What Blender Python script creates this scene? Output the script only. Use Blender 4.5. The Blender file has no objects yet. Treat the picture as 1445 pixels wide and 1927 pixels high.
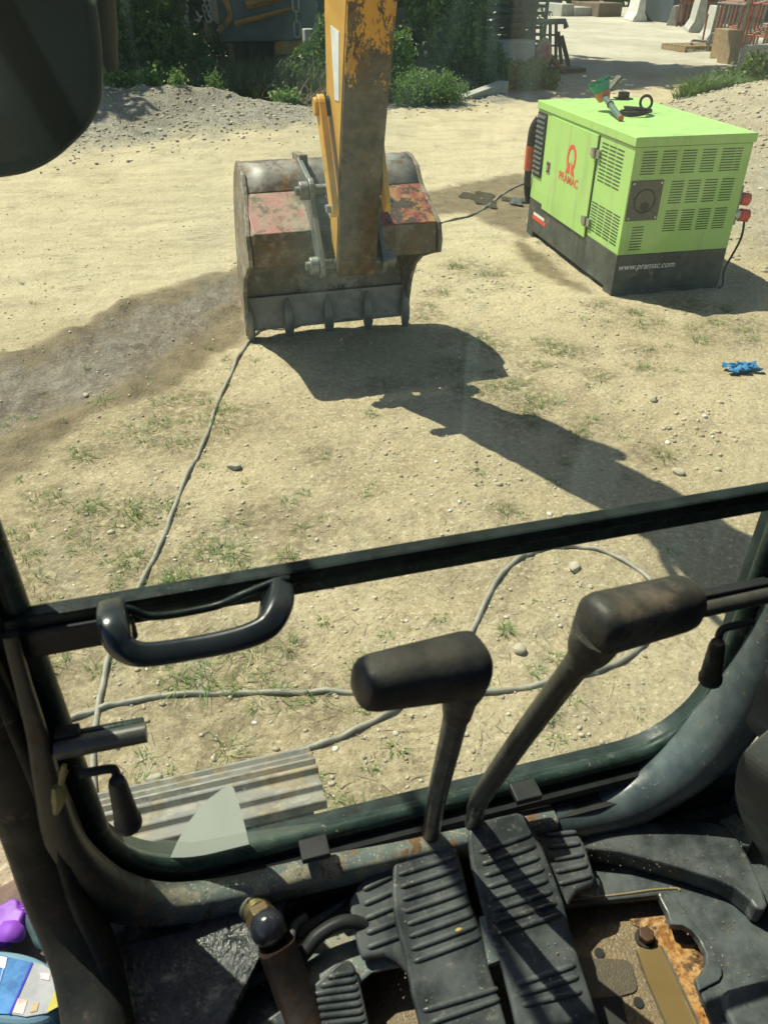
import bpy, bmesh, math, random
import numpy as np
from mathutils import Vector, Matrix
S = bpy.context.scene
COL = S.collection
# ------------------------------------------------------------ camera
CAMH, PITCH, YAW, FPX = 2.2, math.radians(35.28), math.radians(15.37), 1450.0
cd = bpy.data.cameras.new('camera'); cam = bpy.data.objects.new('camera', cd); COL.objects.link(cam)
cam.location = (0, 0, CAMH); cam.rotation_euler = (math.pi/2-PITCH, 0, -YAW)
cd.sensor_fit = 'VERTICAL'; cd.sensor_height = 36; cd.lens = FPX/1927*36
cd.clip_start = .02; cd.clip_end = 1500
cd.dof.use_dof = True; cd.dof.focus_distance = 5.0; cd.dof.aperture_fstop = 13
S.camera = cam
# ------------------------------------------------------------ sky and sun
SUN_EL = math.radians(57.4); SAX, SAY = -.622, .783
w = bpy.data.worlds.new("World"); S.world = w; w.use_nodes = True
nt = w.node_tree; bg = nt.nodes['Background']
sky = nt.nodes.new('ShaderNodeTexSky'); sky.sky_type = 'NISHITA'; sky.sun_disc = False
sky.sun_elevation = SUN_EL; sky.sun_rotation = math.atan2(SAX, SAY); sky.dust_density = 1.2
nt.links.new(sky.outputs[0], bg.inputs[0]); bg.inputs[1].default_value = .075
sd = bpy.data.lights.new('sun', 'SUN'); sun = bpy.data.objects.new('sun', sd); COL.objects.link(sun)
sd.energy = 4.6; sd.angle = math.radians(.5); sd.color = (1, .95, .85)
ce = math.cos(SUN_EL)
sun.rotation_euler = Vector((-SAX*ce, -SAY*ce, -math.sin(SUN_EL))).to_track_quat('-Z', 'Y').to_euler()
sun.location = (-5, 8, 12)
vs = S.view_settings; vs.view_transform = 'Standard'; vs.look = 'None'; vs.gamma = 1; vs.use_curve_mapping = False
vs.exposure = .74
S.cycles.transparent_max_bounces = 16; S.cycles.max_bounces = 6
S.cycles.sample_clamp_indirect = 4
# ------------------------------------------------------------ measuring the photograph: its pixels turned into points of the place
F_ = np.array([math.sin(YAW)*math.cos(PITCH), math.cos(YAW)*math.cos(PITCH), -math.sin(PITCH)])
R_ = np.array([math.cos(YAW), -math.sin(YAW), 0.]); D_ = np.cross(F_, R_); O_ = np.array([0, 0, CAMH])
def ray(x, y): return F_ + R_*(x-722.5)/FPX + D_*(y-963.5)/FPX
def onp(x, y, p0, n):
    d = ray(x, y); n = np.array(n, float); return O_ + d*((np.array(p0, float)-O_) @ n)/(d @ n)
def atz(x, y, z=0.): return onp(x, y, (0, 0, z), (0, 0, 1))
def aty(x, y, v): return onp(x, y, (0, v, 0), (0, 1, 0))
def atx(x, y, v): return onp(x, y, (v, 0, 0), (1, 0, 0))
# ------------------------------------------------------------ numpy noise
def _h(ix, iy, s):
    n = (ix.astype(np.int64)*374761393 + iy.astype(np.int64)*668265263 + s*1274126177) & 0xffffffff
    n = ((n ^ (n >> 13))*1274126177) & 0xffffffff
    return ((n ^ (n >> 16)) & 0xffff)/65535.0
def vn(x, y, s=0):
    ix = np.floor(x); iy = np.floor(y); fx = x-ix; fy = y-iy
    fx = fx*fx*(3-2*fx); fy = fy*fy*(3-2*fy)
    a = _h(ix, iy, s); b = _h(ix+1, iy, s); c = _h(ix, iy+1, s); d = _h(ix+1, iy+1, s)
    return (a*(1-fx)+b*fx)*(1-fy)+(c*(1-fx)+d*fx)*fy
def fbm(x, y, f, o=4, s=0):
    t = 0; a = .5; n = 0
    for i in range(o):
        t = t+a*vn(x*f+i*17.3, y*f+i*5.1, s+i); n += a; a *= .5; f *= 2.03
    return t/n-.5
def sstep(a, b, x):
    t = np.clip((x-a)/(b-a), 0, 1); return t*t*(3-2*t)
# ------------------------------------------------------------ mesh helpers
class MB:
    def __init__(s): s.v = []; s.f = []
    def add(s, vs_, fs):
        n = len(s.v); s.v += [tuple(map(float, p)) for p in vs_]; s.f += [tuple(i+n for i in f) for f in fs]; return s
    def obox(s, o, a, b, c, A, B, Cc):
        o, a, b, c = [np.array(q, float) for q in (o, a, b, c)]
        P = [o+a*x+b*y+c*z for z in Cc for y in B for x in A]
        F = [(0, 2, 3, 1), (4, 5, 7, 6), (0, 1, 5, 4), (2, 6, 7, 3), (0, 4, 6, 2), (1, 3, 7, 5)]
        if np.dot(np.cross(a, b), c) < 0: F = [f[::-1] for f in F]
        return s.add(P, F)
    def box(s, x0, x1, y0, y1, z0, z1): return s.obox((0, 0, 0), (1, 0, 0), (0, 1, 0), (0, 0, 1), (x0, x1), (y0, y1), (z0, z1))
    def prism(s, pts, d):
        pts = [np.array(p, float) for p in pts]; d = np.array(d, float); n = len(pts)
        nn = sum((np.cross(pts[i]-pts[0], pts[(i+1) % n]-pts[0]) for i in range(n)), np.zeros(3))
        if nn @ d < 0: pts = pts[::-1]
        P = pts+[p+d for p in pts]
        return s.add(P, [tuple(range(n))[::-1], tuple(range(n, 2*n))]+[(i, (i+1) % n, n+(i+1) % n, n+i) for i in range(n)])
    def tube(s, pts, r, seg=10, caps=True, sq=None, smooth=0):
        pts = [np.array(p, float) for p in pts]
        if smooth: 
            if not np.isscalar(r):
                ri = np.interp(np.linspace(0, 1, (len(pts)-1)*smooth+1), np.linspace(0, 1, len(r)), r)
                r = list(ri)
            pts = spline(pts, smooth)
        n = len(pts); rs = [r]*n if np.isscalar(r) else list(r)
        T = [pts[min(i+1, n-1)]-pts[max(i-1, 0)] for i in range(n)]
        T = [t/(np.linalg.norm(t)+1e-12) for t in T]
        up = np.array([0, 0, 1.]) if abs(T[0][2]) < .9 else np.array([0, 1., 0])
        a = np.cross(T[0], up); a /= np.linalg.norm(a); P = []
        for i in range(n):
            a = a-T[i]*(a @ T[i]); a /= np.linalg.norm(a); b = np.cross(T[i], a)
            for k in range(seg):
                th = 2*math.pi*k/seg; ca, sa = math.cos(th), math.sin(th)
                if sq: # rounded square section, sq=(width factor, height factor, power)
                    ca = sq[0]*math.copysign(abs(ca)**sq[2], ca); sa = sq[1]*math.copysign(abs(sa)**sq[2], sa)
                P.append(pts[i]+rs[i]*(a*ca+b*sa))
        Fc = [(i*seg+k, i*seg+(k+1) % seg, (i+1)*seg+(k+1) % seg, (i+1)*seg+k) for i in range(n-1) for k in range(seg)]
        if caps: Fc += [tuple(range(seg))[::-1], tuple((n-1)*seg+k for k in range(seg))]
        return s.add(P, Fc)
    def cyl(s, p, q, r, seg=20, r2=None): return s.tube([p, q], [r, r if r2 is None else r2], seg)
    def ring(s, c, n, R, r, seg=28, sg=8):
        n = np.array(n, float)/np.linalg.norm(n); a = np.cross(n, [0.31, .2, .93]); a /= np.linalg.norm(a); b = np.cross(n, a)
        P = []; c = np.array(c, float)
        for i in range(seg):
            t = 2*math.pi*i/seg; e = a*math.cos(t)+b*math.sin(t)
            for k in range(sg):
                u = 2*math.pi*k/sg; P.append(c+e*(R+r*math.cos(u))+n*r*math.sin(u))
        return s.add(P, [(i*sg+k, ((i+1) % seg)*sg+k, ((i+1) % seg)*sg+(k+1) % sg, i*sg+(k+1) % sg) for i in range(seg) for k in range(sg)])
    def ball(s, c, r, seg=16, rings=10, ax=None):
        r = np.array([r]*3 if np.isscalar(r) else r, float); c = np.array(c, float); P = []
        for i in range(rings+1):
            ph = math.pi*i/rings
            for k in range(seg):
                t = 2*math.pi*k/seg; P.append(c+r*np.array([math.sin(ph)*math.cos(t), math.sin(ph)*math.sin(t), math.cos(ph)]))
        return s.add(P, [(i*seg+k, (i+1)*seg+k, (i+1)*seg+(k+1) % seg, i*seg+(k+1) % seg) for i in range(rings) for k in range(seg)])
    def build(s, name, m, parent=None, smooth=False, bevel=0, loc=None, seg=2):
        o_ = origin(parent) if parent is not None else (np.array(loc, float) if loc is not None else np.array(s.base()))
        me = bpy.data.meshes.new(name); me.from_pydata([tuple(np.array(v)-o_) for v in s.v], [], s.f); me.validate(verbose=False)
        o = bpy.data.objects.new(name, me); COL.objects.link(o); me.materials.append(m)
        if parent is not None: o.parent = parent
        else: o.location = tuple(o_)
        if smooth:
            me.polygons.foreach_set('use_smooth', [True]*len(me.polygons))
            try: me.set_sharp_from_angle(angle=math.radians(smooth if smooth > 1 else 40))
            except Exception: pass
        if bevel:
            b = o.modifiers.new('bevel', 'BEVEL'); b.width = bevel; b.segments = seg; b.limit_method = 'ANGLE'; b.harden_normals = False
        return o
    def base(s):
        a = np.array(s.v); return ((a[:, 0].min()+a[:, 0].max())/2, (a[:, 1].min()+a[:, 1].max())/2, a[:, 2].min())
def origin(o):
    t = np.zeros(3)
    while o is not None: t += np.array(o.location); o = o.parent
    return t
def spline(pts, k):
    pts = [np.array(p, float) for p in pts]; out = []
    for i in range(len(pts)-1):
        p0 = pts[max(i-1, 0)]; p1 = pts[i]; p2 = pts[i+1]; p3 = pts[min(i+2, len(pts)-1)]
        for j in range(k):
            t = j/k; out.append(.5*((2*p1)+(-p0+p2)*t+(2*p0-5*p1+4*p2-p3)*t*t+(-p0+3*p1-3*p2+p3)*t**3))
    return out+[pts[-1]]
def tag(o, label=None, cat=None, group=None, kind=None):
    if label: o['label'] = label
    if cat: o['category'] = cat
    if group: o['group'] = group
    if kind: o['kind'] = kind
    return o
def thing(name, loc, label, cat, group=None):
    o = bpy.data.objects.new(name, None); COL.objects.link(o); o.location = loc; o.empty_display_size = .1
    return tag(o, label, cat, group)
def copy_tree(o, parent=None):
    c = o.copy(); COL.objects.link(c); c.parent = parent
    for ch in list(o.children): copy_tree(ch, c)
    return c
def npmesh(name, V, Fq, m, parent=None, loc=(0, 0, 0), smooth=False):
    me = bpy.data.meshes.new(name); V = np.asarray(V, np.float32)-np.array(loc, np.float32); Fq = np.asarray(Fq, np.int32)
    me.vertices.add(len(V)); me.vertices.foreach_set('co', V.ravel())
    k = Fq.shape[1]; me.loops.add(Fq.size); me.loops.foreach_set('vertex_index', Fq.ravel())
    me.polygons.add(len(Fq)); me.polygons.foreach_set('loop_start', np.arange(0, Fq.size, k, dtype=np.int32))
    me.update(calc_edges=True); me.validate(verbose=False)
    if smooth: me.polygons.foreach_set('use_smooth', np.ones(len(me.polygons), bool))
    me.materials.append(m); o = bpy.data.objects.new(name, me); COL.objects.link(o)
    if parent is not None: o.parent = parent
    else: o.location = tuple(loc)
    return o
# ------------------------------------------------------------ materials
class NT:
    def __init__(s, name, rough=.6, metal=0, spec=.5):
        s.m = bpy.data.materials.new(name); s.m.use_nodes = True; s.t = s.m.node_tree; s.n = s.t.nodes; s.b = s.n['Principled BSDF']
        s.b.inputs['Roughness'].default_value = rough; s.b.inputs['Metallic'].default_value = metal
        s.b.inputs['Specular IOR Level'].default_value = spec
        s.tc = s.n.new('ShaderNodeTexCoord').outputs['Object']; s.bumps = []
    def L(s, a, b): s.t.links.new(a, b)
    def noise(s, scale, det=6, rough=.6, dist=0, sc=(1, 1, 1), off=(0, 0, 0)):
        mp = s.n.new('ShaderNodeMapping'); mp.inputs['Scale'].default_value = sc; mp.inputs['Location'].default_value = off; s.L(s.tc, mp.inputs[0])
        n = s.n.new('ShaderNodeTexNoise'); n.inputs['Scale'].default_value = scale; n.inputs['Detail'].default_value = det
        n.inputs['Roughness'].default_value = rough; n.inputs['Distortion'].default_value = dist; s.L(mp.outputs[0], n.inputs['Vector']); return n.outputs['Fac']
    def voro(s, scale, feat='F1', sc=(1, 1, 1)):
        mp = s.n.new('ShaderNodeMapping'); mp.inputs['Scale'].default_value = sc; s.L(s.tc, mp.inputs[0])
        n = s.n.new('ShaderNodeTexVoronoi'); n.inputs['Scale'].default_value = scale; n.feature = feat; s.L(mp.outputs[0], n.inputs['Vector']); return n.outputs['Distance']
    def axis(s, i):
        x = s.n.new('ShaderNodeSeparateXYZ'); s.L(s.tc, x.inputs[0]); return x.outputs[i]
    def attr(s, name):
        a = s.n.new('ShaderNodeAttribute'); a.attribute_name = name; return a.outputs['Fac']
    def ramp(s, v, a, b, y0=0, y1=1):
        r = s.n.new('ShaderNodeMapRange'); r.clamp = True; r.interpolation_type = 'SMOOTHSTEP'
        for i, q in enumerate((a, b, y0, y1)): r.inputs[i+1].default_value = q
        s.L(v, r.inputs[0]); return r.outputs[0]
    def math(s, op, a, b):
        r = s.n.new('ShaderNodeMath'); r.operation = op; r.use_clamp = False
        for i, q in enumerate((a, b)):
            if isinstance(q, (int, float)): r.inputs[i].default_value = q
            else: s.L(q, r.inputs[i])
        return r.outputs[0]
    def mix(s, f, a, b):
        r = s.n.new('ShaderNodeMix'); r.data_type = 'RGBA'; r.clamp_factor = True
        for i, q in ((0, f), (6, a), (7, b)):
            if isinstance(q, (int, float)): r.inputs[i].default_value = q
            elif isinstance(q, tuple): r.inputs[i].default_value = (*q, 1)
            else: s.L(q, r.inputs[i])
        return r.outputs[2]
    def col(s, c):
        if isinstance(c, tuple): s.b.inputs['Base Color'].default_value = (*c, 1)
        else: s.L(c, s.b.inputs['Base Color'])
    def rough(s, c): s.L(c, s.b.inputs['Roughness'])
    def bump(s, h, strength=.5, dist=.01):
        b = s.n.new('ShaderNodeBump'); b.inputs['Strength'].default_value = strength; b.inputs['Distance'].default_value = dist
        s.L(h, b.inputs['Height'])
        if s.bumps: s.L(s.bumps[-1], b.inputs['Normal'])
        s.bumps.append(b.outputs[0]); s.L(b.outputs[0], s.b.inputs['Normal'])
def pm(name, c1, c2=None, scale=8, rough=.6, metal=0, bump=.15, bd=.002, c3=None, th3=(.55, .68), sc3=20, spec=.5, rvar=.12, off=(0, 0, 0), speck=None, ssc=170, sth=(.66, .70)):
    """general surface: two tones mottled, an optional third tone in spots, uneven gloss, fine relief"""
    k = NT(name, rough, metal, spec); c2 = c2 or tuple(x*.75 for x in c1)
    n = k.noise(scale, 8, .65, off=off); c = k.mix(k.ramp(n, .35, .65), c1, c2)
    if c3: c = k.mix(k.ramp(k.noise(sc3, 9, .7, off=(3, 1, 2)), *th3), c, c3)
    if speck: c = k.mix(k.math('MULTIPLY', k.ramp(k.noise(ssc, 3, .6, off=(9, 4, 1)), *sth), k.ramp(k.noise(ssc*.08, 4), .42, .6)), c, speck)
    k.col(c); k.rough(k.ramp(k.noise(scale*2.3, 6), .3, .7, max(.02, rough-rvar), min(1, rough+rvar)))
    k.bump(k.noise(scale*9, 5), bump, bd); return k.m
# sun-lit dirt: the ground sheet
def ground_mat():
    k = NT('dry_dirt', .9, 0, .25)
    n1 = k.noise(.55, 8, .6); n2 = k.noise(5, 9, .68); n3 = k.noise(38, 8, .75); n4 = k.noise(2.2, 6, .65, .6, (.35, 2.2, 1))
    c = k.mix(k.ramp(n1, .38, .62), (.45, .375, .235), (.56, .475, .31))
    c = k.mix(k.ramp(k.noise(1.3, 9, .7, .7, off=(5, 2, 0)), .50, .64, 0, .62), c, (.33, .265, .165)); c = k.mix(k.ramp(n2, .5, .66, 0, .7), c, (.37, .305, .195))
    c = k.mix(k.ramp(k.noise(15, 10, .8), .42, .34, 0, .8), c, (.66, .57, .40))
    c = k.mix(k.ramp(n3, .47, .36, 0, .9), c, (.70, .61, .44))
    c = k.mix(k.ramp(n3, .54, .66, 0, .75), c, (.24, .185, .11))
    c = k.mix(k.ramp(k.noise(70, 5, .7), .60, .68, 0, .85), c, (.10, .08, .05))
    c = k.mix(k.math('MULTIPLY', k.ramp(n4, .5, .66, 0, .55), k.attr('road')), c, (.30, .24, .145))
    c = k.mix(k.math('MULTIPLY', k.attr('road'), .35), c, (.64, .57, .39))
    cr = k.ramp(k.math('ABSOLUTE', k.math('SUBTRACT', k.noise(4, 8, .65, .8, (.3, 2.6, 1)), .5), 0), .0, .018, 1, 0)
    cr = k.math('MULTIPLY', cr, k.math('MULTIPLY', k.attr('road'), k.ramp(k.noise(1.7, 4), .5, .6)))
    c = k.mix(k.math('MULTIPLY', cr, .8), c, (.17, .13, .08))
    # gravel: pale stones in grey grit
    v = k.voro(26); v2 = k.voro(11)
    g = k.mix(k.ramp(k.noise(9, 8, .8), .35, .65), (.20, .18, .14), (.36, .33, .265))
    g = k.mix(k.ramp(v, .42, .18, 0, .8), g, (.46, .44, .38)); g = k.mix(k.ramp(v2, .16, .08, 0, .7), g, (.55, .53, .47))
    g = k.mix(k.ramp(k.noise(1.2, 5), .5, .62, 0, .55), g, (.17, .15, .11))
    c = k.mix(k.attr('gravel'), c, g)
    y = k.mix(k.ramp(k.noise(.5, 7, .7, 0, (1, .5, 1)), .4, .62), (.40, .37, .29), (.50, .47, .38)); y = k.mix(k.ramp(k.noise(2.2, 9, .75, .5, (.5, 1.6, 1)), .52, .66, 0, .7), y, (.30, .265, .20)); y = k.mix(k.ramp(k.noise(14, 6, .7), .6, .7, 0, .6), y, (.2, .17, .12))
    c = k.mix(k.attr('yard'), c, y)
    c = k.mix(k.math('MULTIPLY', k.attr('litter'), k.ramp(k.noise(20, 8, .75), .38, .6)), c, (.235, .19, .115))
    c = k.mix(k.attr('damp'), c, k.mix(k.ramp(n2, .35, .65), (.15, .115, .065), (.25, .195, .115)))
    w1 = k.noise(2.6, 10, .78, 1.5, (1.6, .7, 1)); wc = k.mix(k.ramp(w1, .38, .62), (.275, .245, .20), (.125, .10, .072)); wc = k.mix(k.ramp(n2, .44, .62, 0, .7), wc, (.18, .145, .10)); wc = k.mix(k.ramp(n3, .47, .38, 0, .6), wc, (.38, .345, .285)); wc = k.mix(k.ramp(n3, .55, .64, 0, .8), wc, (.09, .08, .065))
    c = k.mix(k.attr('wet'), c, wc)
    k.col(c)
    k.rough(k.ramp(k.attr('damp'), 0, 1, .92, .62))
    k.bump(k.noise(7, 8, .7), .8, .04); k.bump(k.noise(24, 8, .75), .9, .022); k.bump(k.noise(60, 5, .7), .9, .010); k.bump(cr, -.8, .02)
    vv = k.ramp(k.voro(30), .0, .5, 1, 0); k.bump(k.math('MULTIPLY', vv, k.ramp(k.attr('gravel'), 0, 1, .25, 1)), .7, .014)
    return k.m
M = {}
M['ground'] = ground_mat()
def lime_mat():
    k = NT('lime_paint', .4); c = k.mix(k.ramp(k.noise(2.5, 8, .7), .5, .75, 0, .5), (.36, .60, .17), (.42, .60, .25))
    c = k.mix(k.ramp(k.noise(26, 8, .75, 0, (1, 1, .25)), .64, .72, 0, .75), c, (.16, .27, .08))
    c = k.mix(k.ramp(k.noise(9, 7, .7, 0, (1, 1, .10)), .50, .68, 0, .55), c, (.27, .37, .14))
    c = k.mix(k.ramp(k.noise(3.2, 9, .8, 1, off=(2, 8, 1)), .56, .70, 0, .45), c, (.42, .44, .22))
    k.col(c); k.rough(k.ramp(k.noise(6, 5), .3, .7, .3, .55)); k.bump(k.noise(2.2, 2), .25, .012); k.bump(k.noise(60, 4), .1, .001); return k.m
M['lime'] = lime_mat()
M['genbase'] = pm('charcoal_paint', (.038, .044, .042), (.085, .09, .08), 5, .5, c3=(.20, .175, .12), th3=(.56, .74), sc3=7)
M['black'] = pm('black_plastic', (.016, .018, .019), (.03, .032, .033), 12, .5)
M['rubber'] = pm('dusty_black_rubber', (.026, .032, .034), (.090, .100, .102), 13, .42, c3=(.20, .195, .17), th3=(.55, .75), sc3=38, bump=.35, bd=.0012, rvar=.18, speck=(.34, .31, .24))
M['matting'] = pm('dusty_rubber_mat', (.036, .045, .047), (.092, .106, .108), 15, .5, c3=(.19, .175, .13), th3=(.57, .76), sc3=32, bump=.3, bd=.0012, rvar=.2, speck=(.34, .31, .24))
M['slot'] = pm('dark_slot', (.03, .07, .02), (.05, .09, .03), 8, .7)
M['red'] = pm('red_print', (.72, .06, .035), (.6, .08, .04), 20, .45)
M['white'] = pm('white_print', (.75, .75, .73), (.6, .6, .58), 20, .5)
M['steel'] = pm('dull_steel', (.30, .31, .30), (.17, .17, .16), 9, .42, .75, c3=(.18, .10, .05), th3=(.6, .75), sc3=22)
M['chrome'] = pm('worn_chrome', (.5, .5, .5), (.35, .35, .35), 14, .3, .9)
def arm_mat():
    k = NT('worn_yellow_paint', .5); z = k.axis(2)
    yel = k.mix(k.ramp(k.noise(4, 8, .7), .4, .65), (.62, .32, .05), (.50, .24, .035))
    rust = k.mix(k.ramp(k.noise(14, 9, .75), .35, .65), (.15, .10, .055), (.07, .047, .028))
    rust = k.mix(k.ramp(k.noise(5, 8, .7), .5, .7), rust, (.21, .17, .115))
    m1 = k.noise(5.5, 10, .72, 1.2, (1, 1, .33), (0, 0, 1)); m2 = k.noise(13, 9, .7, 2.5, (1, 1, .22)); m3 = k.noise(30, 6, .6, 3, (1, 1, .35), (4, 2, 0))
    g = k.ramp(z, 1.0, 2.7, .36, -.20)                  # the paint is worn off the lower arm
    s = k.math('ADD', k.math('ADD', k.math('MULTIPLY', m1, .5), k.math('MULTIPLY', m2, .32)), k.math('ADD', k.math('MULTIPLY', m3, .22), -.52))
    s = k.math('ADD', k.math('MULTIPLY', s, 2.6), g); f = k.ramp(s, .0, .03)
    k.col(k.mix(f, yel, rust)); k.rough(k.ramp(f, 0, 1, .42, .72)); k.bump(f, -.35, .003); k.bump(k.noise(40, 6), .3, .002)
    return k.m
M['armwear'] = arm_mat()
def chipped(name, base, under, th=(.56, .60), sc=7, rough=.45, base2=None, mid=None, sq=(1, 1, 1), spk=None):
    k = NT(name, rough); a = k.mix(k.ramp(k.noise(3, 8, .7), .4, .65), base, base2 or tuple(x*.72 for x in base))
    u = k.mix(k.ramp(k.noise(17, 9, .75), .35, .65), under, tuple(x*.45 for x in under))
    if mid: a = k.mix(k.ramp(k.noise(sc*.8, 9, .78, .15, off=(7, 3, 1)), .47, .60), a, mid)
    f = k.ramp(k.noise(sc, 10, .78, .25, sq), *th)
    if spk:
        a = k.mix(k.ramp(k.noise(320, 3, .6), .63, .67), a, spk); shade_x = k.math('ADD', k.axis(0), k.math('MULTIPLY', k.noise(12, 6, .7), .16)); a = k.mix(k.ramp(shade_x, -1.04, -.90, .93, 0), a, (.014, .016, .014)); u = k.mix(k.ramp(shade_x, -1.04, -.90, .8, 0), u, (.03, .022, .015))  # darkens the left end: pillar shade and grime put into the colour
    k.col(k.mix(f, a, u)); k.rough(k.ramp(f, 0, 1, rough, .75)); k.bump(f, -.3, .002); k.bump(k.noise(50, 6), .25, .002); return k.m
M['yellow'] = chipped('yellow_paint', (.64, .35, .055), (.06, .035, .015), (.63, .66), 9)
M['bucket'] = chipped('rusty_bucket_steel', (.20, .17, .125), (.23, .12, .05), (.52, .60), 11, .55, (.11, .095, .07), (.30, .28, .23))
M['shell'] = chipped('scuffed_shell_steel', (.27, .26, .225), (.30, .15, .04), (.52, .62), 9, .5, (.12, .11, .09), (.10, .07, .045))
M['band'] = chipped('earth_stained_steel', (.19, .14, .085), (.30, .16, .05), (.56, .62), 15, .65, (.10, .075, .045), (.26, .23, .17))
M['inner'] = chipped('bucket_inside_steel', (.31, .275, .215), (.11, .075, .04), (.56, .66), 9, .6, (.20, .175, .135), (.38, .35, .29))
M['redplate'] = chipped('faded_red_paint', (.42, .14, .12), (.25, .21, .14), (.50, .58), 6, .6, (.38, .22, .18), (.33, .29, .21))
M['redplate2'] = chipped('chipped_red_paint', (.27, .05, .04), (.07, .05, .035), (.48, .56), 8, .6, (.36, .10, .08), (.36, .22, .08))
M['chain'] = pm('pale_chain_steel', (.42, .44, .42), (.30, .31, .3), 7, .5)
M['greysteel'] = pm('grey_worn_steel', (.17, .18, .17), (.24, .245, .22), 7, .45, .5, c3=(.10, .06, .03), th3=(.62, .74), sc3=15)
M['sticker'] = pm('white_sticker', (.72, .74, .74), (.60, .64, .66), 5, .5, c3=(.2, .2, .2), th3=(.70, .73), sc3=30)
M['cable'] = pm('dusty_grey_cable', (.30, .29, .24), (.22, .21, .17), 14, .6, bump=.4)
M['frame'] = pm('dark_green_frame', (.007, .012, .0115), (.017, .028, .026), 24, .42, c3=(.10, .065, .035), th3=(.63, .72), sc3=50, bump=.25, bd=.001, speck=(.22, .2, .14), sth=(.69, .73))
M['seal'] = pm('worn_green_seal', (.010, .024, .021), (.030, .052, .045), 26, .42, c3=(.12, .125, .095), th3=(.56, .70), sc3=45, bump=.4, bd=.0015, speck=(.3, .28, .2))
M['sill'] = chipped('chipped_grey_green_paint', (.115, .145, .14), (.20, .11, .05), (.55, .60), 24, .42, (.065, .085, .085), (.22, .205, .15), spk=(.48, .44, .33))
M['sillright'] = pm('blue_grey_paint', (.045, .064, .072), (.095, .122, .13), 11, .33, c3=(.17, .14, .10), th3=(.60, .72), sc3=40, bump=.15, bd=.0012, rvar=.2, speck=(.42, .40, .32))
M['pillar'] = pm('dark_cab_trim', (.008, .011, .010), (.024, .023, .019), 11, .55, c3=(.075, .055, .04), th3=(.56, .72), sc3=30, bump=.3, bd=.0015)
M['wetfloor'] = pm('wet_dark_steel', (.014, .018, .020), (.05, .055, .055), 13, .2, .25, c3=(.17, .165, .14), th3=(.56, .66), sc3=26, bump=.5, bd=.006, rvar=.17)
M['rust'] = chipped('wet_orange_rust', (.44, .23, .075), (.10, .045, .016), (.47, .58), 42, .35, (.62, .46, .25), (.22, .09, .025))
M['mudplate'] = pm('wet_brown_plate', (.21, .15, .08), (.14, .10, .052), 22, .26, c3=(.50, .42, .28), th3=(.60, .68), sc3=170, bump=.7, bd=.004)
M['mudshadow'] = pm('dark_mud_shadow', (.06, .048, .03), (.085, .066, .038), 40, .45, bump=.6, speck=(.25, .2, .12))  # mud tone, also used to paint the grip shadow in the well
M['mudwater'] = pm('muddy_water', (.19, .135, .06), (.165, .115, .05), 4, .06, bump=.04, rvar=.02)
M['track'] = chipped('worn_track_steel', (.20, .20, .185), (.30, .25, .165), (.48, .58), 10, .45, (.11, .11, .10), (.28, .27, .235))
M['concrete'] = pm('concrete', (.40, .40, .36), (.31, .31, .275), 4, .85, c3=(.2, .2, .17), th3=(.58, .75), sc3=6, bump=.4, bd=.006)
M['palecon'] = pm('pale_concrete', (.62, .62, .58), (.5, .5, .46), 4, .8, c3=(.38, .37, .32), th3=(.6, .75))
M['darkmetal'] = pm('dark_painted_steel', (.03, .032, .03), (.05, .045, .04), 5, .6)
M['greypanel'] = pm('dull_grey_panel', (.10, .12, .125), (.07, .085, .09), 2.5, .6, c3=(.05, .045, .04), th3=(.58, .75), sc3=5)
M['oldyellow'] = pm('old_yellow_paint', (.42, .22, .035), (.28, .14, .03), 4, .6)
M['redoxide'] = pm('red_oxide_steel', (.27, .085, .05), (.18, .06, .04), 5, .7, c3=(.30, .24, .2), th3=(.62, .75))
M['wood'] = pm('weathered_wood', (.33, .235, .13), (.24, .17, .09), 6, .8)
M['brownwall'] = pm('brown_boards', (.17, .125, .085), (.13, .095, .065), 2, .8)
M['bark'] = pm('bark', (.10, .08, .055), (.06, .045, .03), 8, .9, bump=.6, bd=.01)
M['twig'] = pm('dry_twig', (.33, .26, .17), (.22, .17, .11), 8, .85)
M['rock'] = pm('pale_stone', (.42, .38, .29), (.33, .29, .21), 30, .85, bump=.5)
M['glove'] = pm('blue_cloth', (.04, .22, .42), (.03, .14, .30), 30, .7, bump=.6)
M['mirrorback'] = pm('dark_mirror_shell', (.012, .016, .017), (.018, .022, .022), 5, .4)
M['purple'] = pm('purple_plastic', (.19, .05, .36), (.14, .035, .28), 10, .55, spec=.15)
M['teal'] = pm('teal_bristles', (.01, .26, .20), (.01, .17, .14), 60, .8, bump=.6)
M['orange'] = pm('orange_plastic', (.62, .13, .05), (.5, .1, .04), 20, .45)
M['puddle'] = pm('puddle_water', (.10, .09, .065), (.09, .08, .06), 4, .03, bump=.02, rvar=.01)
def leafmat(name, a, b, c, trans=.35):
    k = NT(name, .5, 0, .35); g = k.n.new('ShaderNodeNewGeometry'); r = g.outputs['Random Per Island']
    cc = k.mix(r, a, b); cc = k.mix(k.ramp(r, .93, .96), cc, c); k.col(cc)
    tr = k.n.new('ShaderNodeBsdfTranslucent'); k.L(cc, tr.inputs[0]); mx = k.n.new('ShaderNodeMixShader'); mx.inputs[0].default_value = trans
    k.L(k.b.outputs[0], mx.inputs[1]); k.L(tr.outputs[0], mx.inputs[2]); k.L(mx.outputs[0], k.n['Material Output'].inputs[0]); return k.m
M['leaf'] = leafmat('tree_leaves', (.045, .085, .022), (.09, .15, .035), (.16, .19, .06))
M['bush'] = leafmat('bush_leaves', (.06, .12, .025), (.12, .21, .045), (.28, .32, .10))
M['weed'] = leafmat('weed_leaves', (.11, .20, .045), (.19, .31, .08), (.40, .42, .22))
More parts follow.
